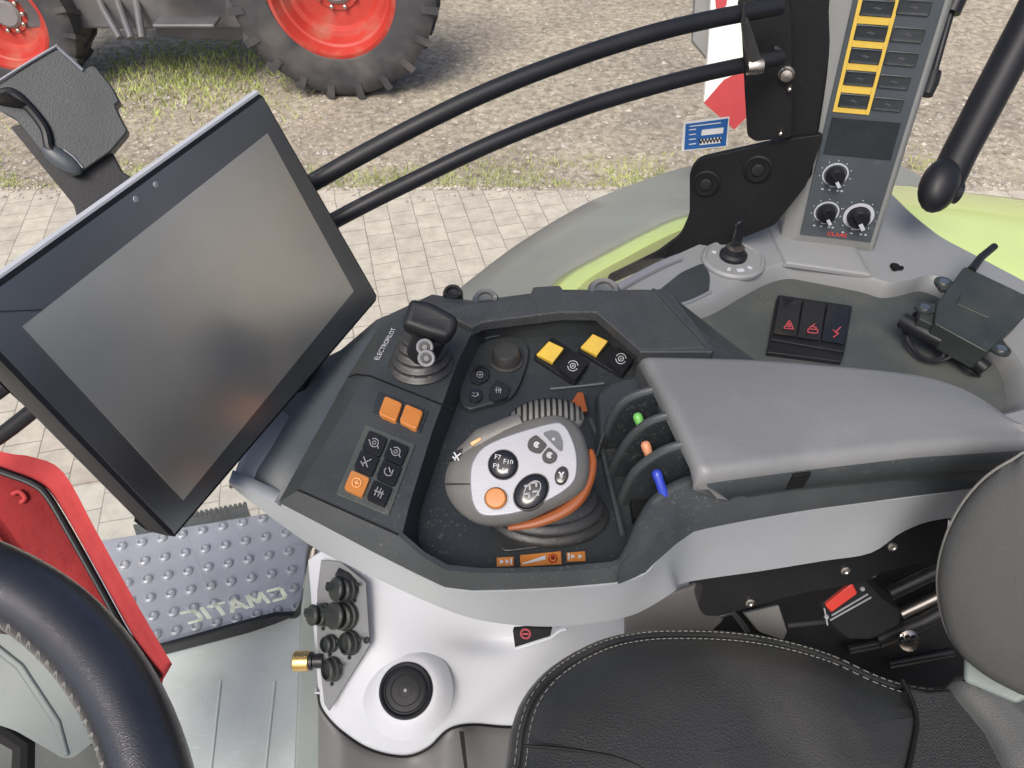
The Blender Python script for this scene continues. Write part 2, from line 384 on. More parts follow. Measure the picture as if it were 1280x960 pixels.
def text_mesh(mb, s, org, ex, ey, size, mi=1, th=.0004, bold=0):
    key = s + str(bold)
    if key not in _txt:
        c = bpy.data.curves.new('t', 'FONT'); c.body = s; c.size = 1; c.align_x = 'CENTER'; c.align_y = 'CENTER'; c.offset = bold; c.resolution_u = 3
        o = bpy.data.objects.new('t', c); sc.collection.objects.link(o)
        me = bpy.data.meshes.new_from_object(o)
        _txt[key] = ([v.co.copy() for v in me.vertices], [list(p.vertices) for p in me.polygons])
        bpy.data.objects.remove(o); bpy.data.curves.remove(c); bpy.data.meshes.remove(me)
    vs, fs = _txt[key]; ex = Vector(ex).normalized(); ey = Vector(ey).normalized(); n = ex.cross(ey)
    if n.dot(Vector(org)) > 0: n = -n
    mb.add([Vector(org) + ex * v.x * size + ey * v.y * size + n * th for v in vs], fs, mi)

# ------------------------------------------------------------------ the setting: ground
g = MB(); g.add([(-120, 4.70, -H), (120, 4.70, -H), (120, 250, -H), (-120, 250, -H)], [[0, 1, 2, 3]])
tag(obj('ground', g, 'gravel'), None, kind='structure')
g = MB(); g.add([(-120, -60, -H - .0), (120, -60, -H), (120, 4.70, -H), (-120, 4.70, -H)], [[0, 1, 2, 3]])
tag(obj('pavement', g, 'paving'), None, kind='structure')
g = MB()
for i in range(13000):
    if i < 10500:
        x = random.uniform(-6, 3.2); y = 4.74 + abs(random.gauss(0, .26))
        if noise.noise(Vector((x * 1.3, y * 2, 0))) < -.25 + .5 * (y - 4.75): continue
    else:
        x = random.gauss(-2.9, .5); y = random.gauss(6.7, .45)
    h = random.uniform(.012, .045) * (1 if i < 10500 else 1.6); a = random.uniform(0, 6.28); q = Vector((math.cos(a), math.sin(a), 0)) * .004 * (1 if i < 10500 else 1.8)
    p = Vector((x, y, -H)); t = p + Vector((random.gauss(0, .5) * h, random.gauss(0, .5) * h, h))
    g.add([p - q, p + q, t], [[0, 1, 2]])
tag(obj('grass', g, 'blade', smooth=False), 'thin pale green grass growing along the edge of the paving', 'grass', kind='stuff')
g = MB()
for i in range(9500):
    y = (4.72 + random.random() ** 1.6 * 6) if i > 700 else 4.74 - abs(random.gauss(0, .09)); x = random.uniform(-1.05, 1.05) * (y * .8 + 1.0); s_ = random.uniform(.005, .017)
    if random.random() < .08: s_ *= 1.7
    c = Vector((x, y, -H + s_ * .2)); a = random.uniform(0, 3); ca, sa = math.cos(a), math.sin(a)
    vs = []
    for k in range(6):
        th = k * math.pi / 3; rr = s_ * random.uniform(.7, 1.1)
        vs.append(c + Vector((math.cos(th) * rr * ca * 1.3 - math.sin(th) * rr * sa, math.cos(th) * rr * sa * 1.3 + math.sin(th) * rr * ca, 0)))
    vs.append(c + Vector((0, 0, s_ * .7)))
    g.add(vs, [[k, (k + 1) % 6, 6] for k in range(6)])
tag(obj('gravel_stones', g, 'pebble', smooth=False), 'loose light stones scattered over the gravel yard', 'gravel', kind='stuff')

# ------------------------------------------------------------------ background tractor
bt = thing('background_tractor', (-2.6, 6.6, -H), 'grey tractor with red wheel rims parked on the gravel across the yard', 'tractor')
def big_wheel(cx, cz, y, Ro, Rr, wd, lugs):
    t = MB(); c = Vector((cx, y + wd / 2, cz - 0)); ax = (0, -1, 0)
    prof = [(Rr, -wd / 2), (Ro * .9, -wd / 2), (Ro * .965, -wd * .42), (Ro * .965, wd * .42), (Ro * .9, wd * .5), ((Ro + Rr) / 2, wd * .53), (Rr * 1.05, wd * .48), (Rr, wd * .42)]
    t.lathe(c, ax, prof, 72, caps=False)
    for k in range(lugs):
        for side in (0, 1):
            a0 = 2 * math.pi * (k + side * .5) / lugs; s1 = 1 if side else -1
            rings = []
            for q, (yy, da) in enumerate(((0, 0), (.5, .16), (.5, .16))):
                a = a0 + da * (1 if True else 1); rad_o = Ro if q < 2 else Ro * .86; rad_i = Ro * .93 if q < 2 else Ro * .84
                d = Vector((math.cos(a), 0, math.sin(a))); tt = Vector((-math.sin(a), 0, math.cos(a))) * .035 * Ro
                o = c + Vector((0, s1 * yy * wd * (1.0 if q < 2 else 1.06), 0))
                rings.append([o + d * rad_o + tt, o + d * rad_o - tt, o + d * rad_i - tt, o + d * rad_i + tt])
            t.loft(rings)
    w_ = obj('wheel', MB().lathe(c, ax, [(Rr * .3, -wd * .2), (Rr * .3, wd * .0)], 24), 'tractor_grey', bt)
    obj('tyre', t, 'tyre', w_, ang=30)
    m = MB()
    m.lathe(c, ax, [(Rr, wd * .30), (Rr * 1.03, wd * .46), (Rr * .97, wd * .47), (Rr * .90, wd * .30), (Rr * .86, wd * .28), (Rr * .80, wd * .12), (Rr * .72, wd * .10), (Rr * .66, wd * .02), (Rr * .42, wd * .0), (Rr * .40, wd * .03), (Rr * .28, wd * .04)], 56, caps=False)
    m.lathe(c, ax, [(Rr * .30, wd * -.1), (Rr * .30, wd * .06), (Rr * .24, wd * .10), (.01, wd * .10)], 32, mi=1)
    for k in range(10):
        a = 2 * math.pi * k / 10
        m.lathe(c + Vector((math.cos(a) * Rr * .36, -wd * .02, math.sin(a) * Rr * .36)), ax, [(.018, -.02), (.018, .035), (.01, .04)], 8, mi=2)
    obj('rim', m, ['rim_red', 'board_grey', 'metal'], w_, ang=30)
big_wheel(-1.41, -1.91, 6.18, .84, .49, .52, 20)
big_wheel(-4.15, -2.14, 6.25, .61, .38, .42, 18)
m = MB(); m.box((-2.8, 6.75, -2.02), (2.6, 0, 0), (0, .6, 0), (0, 0, .5)); m.box((-3.0, 6.9, -1.5), (2.9, 0, 0), (0, .8, 0), (0, 0, .6))
obj('chassis', m, 'tractor_grey', bt, bevel=.03)
m = MB(); m.slab(camplane(240, 20, 6.25, (0, -1, .1)), roundpoly([(190, -60), (330, -60), (318, 40), (300, 52), (195, 46)], 8), .4)
m.box((-2.62, 6.28, -2.15), (.5, 0, 0), (0, .2, 0), (0, 0, .03)); m.box((-2.62, 6.28, -1.85), (.5, 0, 0), (0, .2, 0), (0, 0, .03))
obj('fuel_tank', m, 'tractor_grey', bt, bevel=.02)
m = MB()
for k in range(3): m.tube([PT(110 + k * 26, -40, 6.1), PT(128 + k * 22, 10, 6.0), PT(150 + k * 14, 48, 6.0)], .03, 10)
obj('linkage', m, 'tractor_grey', bt)
m = MB(); m.slab(camplane(200, -40, 6.4, (0, -1, 0)), [(60, -200), (420, -200), (420, -60), (60, -60)], .3)
obj('hood_panel', m, 'tractor_grey', bt, bevel=.02)

# ------------------------------------------------------------------ own rear fender
fd = thing('rear_fender', PT(760, 300, 1.6), 'lime green rear fender with grey plastic mudguard outside the cab window', 'fender')
FP = hplane(-.90)
def fpt(u, v, z): return PZ(u, v, z)
outer = spline([(560, 372), (590, 348), (640, 310), (700, 272), (760, 242), (860, 208), (960, 192), (1080, 186), (1168, 232)], 5)
inner = spline([(640, 420), (680, 390), (700, 354), (760, 320), (830, 284), (862, 274), (960, 252), (1080, 244), (1160, 240)], 5)
m = MB()
rows = []
for k, tt in enumerate((-.12, 0, .25, .5, .75, 1.0)):
    r_ = []
    for (a, b) in zip(outer, inner):
        z0, z1 = -1.02, -.90
        if tt < 0: p = PZ(a[0], a[1], z0) + Vector((0, .03, -.22))
        else:
            q = tt; u = a[0] * (1 - q) + b[0] * q; v = a[1] * (1 - q) + b[1] * q; p = PZ(u, v, z0 + (z1 - z0) * math.sin(q * math.pi / 2))
        r_.append(p)
    rows.append(r_)
m.loft(rows, closed=False)
obj('mudguard', m, 'fender', fd, solid=.012, ang=60)
m = MB(); lo = spline([(600, 480), (700, 420), (760, 358), (820, 318), (880, 290), (960, 275), (1080, 262), (1150, 258)], 5)
rows = []
for tt in (0, .2, .45, .7, 1):
    rows.append([PZ(b[0] * (1 - tt) + c[0] * tt, b[1] * (1 - tt) + c[1] * tt, -.895 + .05 * math.sin(tt * math.pi) - .06 * tt) for b, c in zip(inner, lo)])
m.loft(rows, closed=False); 
obj('green_edge', m, 'green', fd, solid=.01, ang=60)
# right hand lime panel seen past the pillar
rowpx = [[(1060, 228), (1130, 228), (1200, 236), (1290, 246), (1420, 262)],
         [(1060, 246), (1130, 252), (1200, 260), (1290, 280), (1420, 306)],
         [(1060, 262), (1130, 266), (1200, 292), (1290, 318), (1420, 350)],
         [(1070, 286), (1130, 292), (1200, 330), (1290, 362), (1420, 410)],
         [(1080, 320), (1130, 330), (1200, 372), (1290, 420), (1420, 470)]]
zz = [-.90, -.80, -.80, -.74, -.84]
m = MB(); m.loft([spline([tuple(PZ(u, v, z)) for u, v in r_], 5) for r_, z in zip(rowpx, zz)], closed=False)
obj('green_panel', m, 'green', fd, solid=.01, ang=60, sub=1)

# warning board on the fender
wb = thing('warning_board', PT(905, 100, 1.45), 'white warning board with red diagonal blocks outside behind the rails', 'warning board')
WP = camplane(905, 80, 1.5, (0, -1, .35))
obj('backing', MB().slab(WP.off(-.02), [(872, -60), (896, -60), (884, 74), (866, 52)], .02), 'board_grey', wb, bevel=.003)
obj('board', MB().slab(WP, [(892, -60), (960, -60), (960, 130), (880, 128), (886, 60)], .015), 'white', wb, bevel=.002)
obj('red_block', MB().slab(WP.off(.004), [(880, 129), (905, 100), (930, 88), (960, 84), (960, 120), (918, 162)], .004), 'board_red', wb)
obj('red_block', MB().slab(WP.off(.004), [(893, -20), (912, -20), (908, 6), (896, 17)], .004), 'board_red', wb)

# ------------------------------------------------------------------ window glass
GP = Plane((-.4, .62, 0), (-.3614, .9324, 0))
pane = [(-200, -260), (1000, -260), (985, 100), (960, 250), (700, 420), (420, 640), (386, 690), (381, 738), (367, 769), (330, 786), (215, 816), (60, 860), (-200, 920)]
wg = obj('window_pane', MB().slab(GP, pane, .004), 'glass', smooth=False)
tag(wg, 'clear side window pane reaching down to the cab floor', 'window')
dl = MB(); pa, pb = GP(360, 737), GP(225, 772); ex = (pa - pb)
cen = GP(291, 756); nrm = GP.face(); upv = nrm.cross(ex).normalized()
if (GP(291, 700) - cen).dot(upv) < 0: upv = -upv
LET = {'C': [[(.9, 1), (.15, 1), (0, .8), (0, .2), (.15, 0), (.9, 0)]], 'M': [[(0, 0), (.12, 1), (.5, .25), (.88, 1), (1, 0)]], 'A': [[(0, 0), (.5, 1), (1, 0)], [(.2, .32), (.8, .32)]],
       'T': [[(0, 1), (1, 1)], [(.5, 1), (.5, 0)]], 'I': [[(.5, .72), (.5, 0)], [(.5, .92), (.5, 1)]]}
wx = ex / ex.length; letw = {'C': .021, 'M': .026, 'A': .024, 'T': .022, 'I': .006}; tot = sum(letw[c] + .0075 for c in 'CMATIC'); xx = -tot / 2
for c in 'CMATIC':
    for pl_ in LET[c]: dl.stroke([cen + nrm * .002 - wx * (xx + letw[c] * a + .006 * b) + upv * (b - .5) * .033 for a, b in pl_], .0066, nrm, .0003, 0)
    xx += letw[c] + (.003 if c == 'A' else .0075)
lt = obj('window_lettering', dl, 'decal', wg, smooth=False)
sm = MB(); q = [(372, 769), (330, 787), (215, 817), (196, 822), (194, 812), (215, 806), (300, 782), (345, 770)]
sm.slab(GP.off(-.004) if GP.n.dot(GP.p) > 0 else GP, q, .010)
obj('window_seal', sm, 'seal', wg, bevel=.003)
se = MB(); se.tube([GP(u, v) for u, v in spline([(400, 655), (388, 690), (383, 738), (368, 770), (330, 787)], 5)], .006, 8)
obj('edge_seal', se, 'seal', wg)

# blue sticker on the pane
st = MB(); SP = GP.off(-.003)
if (SP(880, 170)).length > GP(880, 170).length: SP = GP.off(.003)
st.slab(SP, [(855, 153), (912, 146), (909, 183), (852, 189)], .001, 1)
n_ = SP.face()
def onS(u, v): return SP(u, v) + n_ * .0006
st.prism([onS(*p) for p in [(857, 155), (910, 148), (907, 182), (855, 187)]], [onS(*p) - n_ * .0004 for p in [(857, 155), (910, 148), (907, 182), (855, 187)]], 0)
def onS2(u, v): return SP(u, v) + n_ * .0012
for q in ([(877, 162), (904, 159), (903, 166), (876, 169)], [(875, 174), (901, 171), (900, 178), (874, 181)]):
    st.prism([onS2(*p) for p in q], [onS2(*p) - n_ * .0004 for p in q], 1)
for k in range(4):
    st.stroke([onS2(861, 162 + k * 6), onS2(869, 161 + k * 6)], .0009, n_, .0002, 1)
st.stroke([onS2(862, 157.5), onS2(900, 153)], .0010, n_, .0002, 1)
pts = []
for k in range(14): pts.append(onS2(873 + k * 2.1, 176 + (2.6 if k % 2 else -2.6) - k * .2))
st.stroke([p + n_ * .0006 for p in pts], .0014, n_, .0002, 2)
tag(obj('window_sticker', st, ['blue', 'white', 'matt_black']), 'small blue sticker with white writing fields on the window glass', 'sticker')

# step plate outside
ZS = -1.42
sp = thing('step_plate', PZ(250, 720, ZS), 'studded grey metal step plate below the window', 'step')
o_ = [(120, 676), (330, 642), (460, 640), (460, 840), (180, 880), (90, 700)]
obj('plate', MB().slab(hplane(ZS), o_, .02), 'step', sp, bevel=.004)
m = MB()
for r_ in range(8):
    for c_ in range(9):
        u = 152 + c_ * 25.2 + r_ * -2 + (0); v = 684 + r_ * 23 - c_ * 5.0 + r_ * .0
        if r_ % 1 == 0: u += r_ * 5.5
        if u < 112 or u > 415: continue
        p = PZ(u, v, ZS)
        m.lathe(p, (0, 0, 1), [(.0125, 0), (.0105, .006), (.0065, .0085), (.0045, .0045), (.001, .003)], 14)
o2 = obj('stud', m, 'step', sp); o2['kind'] = 'stuff'
m = MB(); m.slab(hplane(ZS - .002), [(170, 668), (312, 642), (308, 630), (166, 656)], .03)
for k in range(22):
    a = PZ(180 + k * 6, 656 - k * 1.15, ZS); m.box(a, (.006, 0, 0), (0, .012, 0), (0, 0, .012))
obj('grip_edge', m, 'seal', sp)

# ------------------------------------------------------------------ floor
fl = MB(); flp = hplane(-1.20)
fl.slab(flp, [(-300, 925), (120, 840), (205, 815), (215, 812), (300, 787), (367, 763), (383, 732), (420, 695), (900, 700), (900, 1500), (-300, 1500)], .03)
tag(obj('floor', fl, 'floor', bevel=.006), None, kind='structure')
m = MB()
for u in (262, 330):
    pts = [flp(u + 14, 852), flp(u, 980), flp(u - 8, 1060)]
    m.tube(pts, .0022, 8)
o3 = obj('floor_ridge', m, 'floor'); o3['kind'] = 'structure'

# ------------------------------------------------------------------ right side lower panel with speaker and sockets
lp = thing('speaker_panel', PZ(520, 930, -1.19), 'pale grey side panel below the armrest with round speaker and sockets', 'side panel')
# surface parameterised in the picture, depth given per control point (a real bulging moulding)
def depth(u, v):
    b = .97 + .00018 * (u - 500) + .05 * math.exp(-((u - 800) ** 2 / 120 ** 2))
    b -= .028 * math.exp(-(((u - 500) / 90) ** 2 + ((v - 850) / 80) ** 2))
    b += .07 * max(0, (v - 880) / 100) ** 2
    b += .10 * max(0, (430 - u) / 40) ** 1.5 * .3
    b += .020 * math.exp(-(((u - 612) / 42) ** 2 + ((v - 798) / 17) ** 2))
    b += .022 / (1 + math.exp(-((u - 700) + (v - 820) * 1.3) / 12)) * max(0, min(1, (v - 780) / 60))
    return b
bot = [(398, 862), (402, 885), (425, 912), (462, 936), (505, 945), (535, 935), (560, 912), (590, 905), (640, 908), (720, 905), (800, 900), (900, 880)]
top = [(385, 700), (400, 690), (425, 680), (462, 680), (505, 680), (535, 690), (560, 700), (600, 710), (650, 715), (720, 715), (800, 715), (900, 715)]
bs_, ts_ = spline(bot, 8), spline(top, 8)
rows = []
for k in range(61):
    q = k / 60; rows.append([PT(a[0] * q + b[0] * (1 - q), a[1] * q + b[1] * (1 - q), depth(a[0] * q + b[0] * (1 - q), a[1] * q + b[1] * (1 - q))) for a, b in zip(bs_, ts_)])
m = MB(); m.loft(rows, closed=False)
obj('moulding', m, 'panel', lp, solid=.006, ang=50)
m = MB(); m.tube([PT(u, v + 1, depth(u, v) - .001) for u, v in bs_], .0018, 6); obj('edge_seam', m, 'matt_black', lp)
# dark grey base below
m = MB(); a = [(x, y + 1) for x, y in bs_]
m.loft([[PT(u, v - 6, depth(u, v) + .012) for u, v in a], [PT(u, v + 14, depth(u, v) + .01) for u, v in a], [PT(u, v + 120, depth(u, v) + .03) for u, v in a], [PT(u, v + 320, depth(u, v) + .06) for u, v in a]], closed=False)
obj('base_cover', m, 'panel_grey', lp, solid=.004, ang=50)
m = MB(); m.slab(camplane(578, 935, .965), [(574, 914), (580, 914), (585, 965), (581, 965)], .004)
obj('cover_seam', m, 'matt_black', lp)
# left door-sill post strips
m = MB(); m.slab(camplane(385, 830, 1.045, (.2, -.5, .8)), [(384, 705), (402, 690), (412, 1000), (366, 1000), (376, 760)], .03)
obj('sill_post', m, 'column', lp, bevel=.004)
m = MB(); m.tube([PT(383, 735, 1.18), PT(391, 700, 1.18), PT(396, 672, 1.18)], .006, 8)
m.tube([PT(391, 735, 1.14), PT(398, 712, 1.13), PT(408, 694, 1.12)], .004, 8, 1)
obj('post_trim', m, ['metal', 'seal'], lp)
# speaker
sc_ = PT(507, 863, .925); sa = -sc_.normalized() + Vector((-.12, 0, .05))
m = MB(); m.lathe(sc_ - sa.normalized() * .012, sa, [(.058, -.012), (.050, -.001), (.043, .0055), (.0375, .0080), (.034, .0080), (.033, .004)], 56, caps=False)
obj('speaker_surround', m, 'panel', lp, ang=60)
sc_ = sc_ - sa.normalized() * .002
m = MB(); m.lathe(sc_, sa, [(.033, -.01), (.033, .002), (.031, .004), (.0285, .003), (.0275, .0015), (.022, .0032), (.010, .0045), (.004, .005)], 56)
for k in (1, 5, 8): m.lathe(sc_, sa, [(.005 + k * .0025, .0046 - k * .00018), (.0056 + k * .0025, .0050 - k * .00018), (.0062 + k * .0025, .0046 - k * .00018)], 40, caps=False)
m.lathe(sc_ + sa.normalized() * .005, sa, [(.0025, 0), (.002, .001)], 12, mi=1)
obj('speaker', m, ['black', 'icon_grey'], lp, ang=60)
# socket panel
KP = plane3(PT(400, 720, .955), PT(462, 820, .925), PT(408, 880, .935))
obj('socket_plate', MB().slab(KP, [(401, 700), (425, 702), (457, 728), (462, 806), (411, 889), (405, 880), (396, 800), (396, 740)], .004), 'shelf', lp, bevel=.001)
def socket(u, v, r, tilt=0, cap=True, yaw=0):
    c = KP(u, v); n = (KP.face() + Vector((yaw, 0, tilt))).normalized(); m = MB()
    m.lathe(c, n, [(r * 1.15, 0), (r * 1.15, .004), (r, .005), (r, .011), (r * .8, .013), (r * .78, .008), (r * .3, .007)], 28)
    if cap:
        m.lathe(c + n * .013 + Vector((-r * .25, .0, r * .2)), (n + Vector((-.35, 0, .2))), [(r * 1.0, 0), (r * 1.03, .003), (r * .9, .005)], 24)
        m.box(c + n * .006 + Vector((-r * 1.1, 0, r * .5)), (r * .9, 0, 0), (0, .008, 0), (0, 0, r * .6))
    for k in range(3):
        a = k * 2.1; m.lathe(c + KP.face().orthogonal().normalized() * 0 + Matrix.Rotation(a, 3, n) @ (n.orthogonal().normalized() * r * 1.4), n, [(.0028, 0), (.0024, .003)], 8)
    obj('socket', m, 'gps', lp, ang=40)
socket(436, 736, .0145, yaw=-.5); socket(433, 769, .0165, yaw=-.3); socket(407, 768, .0130, yaw=-.6); socket(415, 804, .0100, yaw=-.5, cap=False); socket(440, 803, .0135, yaw=-.6, cap=False); socket(418, 836, .0135, yaw=-.7, cap=False)
n_ = KP.face(); m = MB(); c0 = KP(404, 826); d_ = Vector((-1, -.02, .0)).normalized()
m.lathe(c0, d_, [(.009, 0), (.009, .012), (.0115, .013), (.0115, .017), (.0125, .018), (.0125, .036), (.010, .038), (.007, .038)], 24, mis=[1, 1, 1, 0, 0, 0, 0])
obj('brass_fitting', m, ['brass', 'darkmetal'], lp, ang=40)
m = MB(); m.lathe(KP(459, 800), KP.face(), [(.004, 0), (.004, .003), (.002, .004)], 10)
obj('screw', m, 'black', lp)
# black upper label piece / cable above the sockets
m = MB(); m.slab(camplane(430, 712, .93, (0, -1, .7)), roundpoly([(418, 716), (437, 722), (448, 738), (440, 750), (424, 742)], 4), .02)
obj('socket_cap', m, 'black', lp, bevel=.002)
# small icon tag in the notch of the moulding
NP = camplane(656, 797, .93, (-.15, -.8, .62)); m = MB(); n_ = NP.face()
m.slab(NP, [(641, 788), (667, 786), (690, 786), (688, 795), (650, 811), (644, 811)], .01)
c0 = NP(657, 792, 0) + n_ * .0006; e1 = n_.orthogonal().normalized(); e2 = n_.cross(e1)
circ = [c0 + (e1 * math.cos(a * .5236) + e2 * math.sin(a * .5236)) * .006 for a in range(13)]
m.stroke(circ, .002, n_, .0004, 1); m.stroke([c0 - Vector((.003, 0, 0)), c0 + Vector((.003, 0, 0))], .002, n_, .0004, 1)
obj('icon_tag', m, ['matt_black', 'icon_red'], lp)
m = MB(); m.tube([NP(u, v, 0) for u, v in [(644, 811), (688, 797), (700, 788), (708, 786)]], .0022, 6)
obj('notch_edge', m, 'panel', lp)
# moulded finger scoop left of the tag
m = MB(); m.lathe(PT(600, 797, .955), -PT(600, 797, 1).normalized(), [(.046, -.012), (.040, .0), (.030, .003), (.002, .001)], 40, sx=(1, 0, 0), ex=1.4)

# ------------------------------------------------------------------ armrest console
ZT, ZF = -.46, -.492
ar = thing('armrest_console', PZ(640, 600, -.56), 'dark grey armrest control console with pale lower shell beside the seat', 'armrest console')
# top ring (flat) and tray hole
Tpx = [(505, 392), (492, 414), (459, 469), (410, 548), (373, 613), (436, 641), (498, 670), (530, 697), (556, 712), (590, 716), (640, 716), (700, 714), (760, 710), (786, 704), (806, 690), (822, 668), (848, 640), (900, 612), (960, 590), (960, 480), (900, 430), (820, 372), (700, 372), (595, 385), (560, 378)]
Hpx = [(598, 400), (572, 452), (540, 540), (512, 630), (503, 666), (532, 691), (560, 706), (600, 710), (640, 710), (700, 708), (765, 702), (782, 694), (796, 675), (812, 652), (840, 630), (890, 600), (890, 470), (805, 440), (745, 390)]
Bpx = [(480, 396), (470, 414), (435, 470), (388, 555), (348, 628), (400, 655), (470, 692), (518, 716), (556, 734), (590, 738), (640, 737), (700, 734), (770, 728), (806, 716), (822, 700), (845, 680), (868, 664), (920, 640), (985, 615), (985, 480), (910, 425), (830, 362), (700, 362), (592, 376), (540, 368)]
T3 = [PZ(u, v, ZT) for u, v in Tpx]; H3 = [PZ(u, v, ZT) for u, v in Hpx]
def ztb(i): return ZT - .012
B3 = [PZ(u, v, ZT - .014) for u, v in Bpx]
m = MB(); m.holed(T3, H3, 0); m.loft([T3, B3], caps=False)
F3 = [Vector((p.x, p.y, ZF)) for p in H3]
# slope the left wall into the tray
for i, (u, v) in enumerate(Hpx):
    if i in (0, 1, 2, 3, 4): F3[i] = PZ(u + (10, 16, 14, 12, 20)[i], v + (22, 12, 14, 14, 8)[i], ZF)
    if i in (17, 18): F3[i] = PZ(u + (4, 0)[i - 17], v + 30, ZF)
m.loft([H3, F3], caps=False); m.f.append([len(m.v) - len(F3) + i for i in range(len(F3))]); m.m.append(1)
cB = sum(B3, Vector()) / len(B3)
low = [p + (cB - p).normalized() * .03 + Vector((0, 0, -.035)) for p in B3]
m.loft([B3, low], caps=False)
obj('console_body', m, ['console', 'console_tray'], ar, ang=32)
# slate grey outer side under the left band, sloping outwards
m = MB(); pl_hi = [(481, 394), (468, 416), (436, 470), (388, 555), (347, 630)]; pl_lo = [(470, 400), (424, 439), (396, 452), (330, 540), (288, 603)]
m.loft([[PZ(u + 2, v, ZT - .0135) for u, v in pl_hi], [PZ(u, v, ZT - .035) for u, v in pl_lo], [PZ(u - 2, v + 6, ZT - .06) for u, v in pl_lo]], closed=False)
obj('slate_cover', m, 'slate', ar, solid=.003, ang=40)
# pale lower shell
up_ = [(286, 602), (347, 629), (400, 654), (470, 691), (518, 716), (556, 734), (590, 739), (640, 738), (700, 735), (770, 729), (806, 717), (822, 700), (845, 680), (868, 664), (920, 653), (985, 641), (1060, 631), (1140, 621), (1240, 606), (1300, 596)]
dn_ = [(287, 606), (330, 640), (395, 686), (450, 713), (500, 737), (545, 757), (590, 773), (640, 781), (700, 783), (760, 776), (800, 765), (843, 739), (850, 730), (886, 723), (950, 714), (1030, 701), (1089, 691), (1130, 664), (1182, 648), (1300, 640)]
def sm2(P, n=4): return spline(P, n)
U, D = sm2(up_), sm2(dn_)
rows = []
rows.append([PZ(u, v, ZT - .0155) + Vector((0, .012, 0)) for u, v in U])
rows.append([PZ(u, v, ZT - .0155) + Vector((0, -.0005, 0)) for u, v in U])
for q in (.25, .5, .75, 1):
    rr = []
    for (a, b) in zip(U, D):
        u = a[0] * (1 - q) + b[0] * q; v = a[1] * (1 - q) + b[1] * q
        dz = (b[1] - a[1]) * .0016
        rr.append(PZ(u, v, ZT - .016 - dz * q))
    rows.append(rr)
rows.append([p + Vector((0, .03, -.004)) for p in rows[-1]])
rows.append([p + Vector((0, .07, .006)) for p in rows[-1]])
m = MB(); m.loft(rows, closed=False)
obj('lower_shell', m, 'trim', ar, solid=.003, ang=50)
# textured rubber pad on the far rim
m = MB(); pp = [(536, 380), (560, 384), (590, 379), (662, 372), (666, 358), (700, 356), (706, 364), (815, 362), (826, 360), (840, 366), (893, 434), (800, 438), (745, 390), (700, 390), (604, 402), (590, 409), (572, 400)]
m.slab(hplane(ZT + .008), pp, .012)
obj('textured_pad', m, 'textured', ar, bevel=.002)
m = MB(); m.slab(hplane(ZT + .010), [(815, 359), (834, 366), (888, 432), (893, 437), (890, 440), (800, 440), (798, 437), (884, 434)], .014)
obj('pad_edge', m, 'console', ar, bevel=.001)
# panel seams on the left wing
m = MB()
SPn = hplane(ZT + .0006)
for q in ([(436, 471), (446, 468), (463, 470), (558, 508), (566, 512)], [(373, 613), (383, 617), (497, 668)]):
    m = MB(); m.stroke([SPn(u, v) for u, v in q], .0012, (0, 0, 1), .0005, 0); obj('panel_seam', m, 'matt_black', ar)
m = MB(); o_ = SPn(482, 430); e_ = (SPn(493, 409) - SPn(471, 448)).normalized()
text_mesh(m, 'ELECTROPILOT', o_, e_, Vector((0, 0, 1)).cross(e_), .0066, 0, .0004)
obj('console_lettering', m, 'icon', ar, smooth=False)
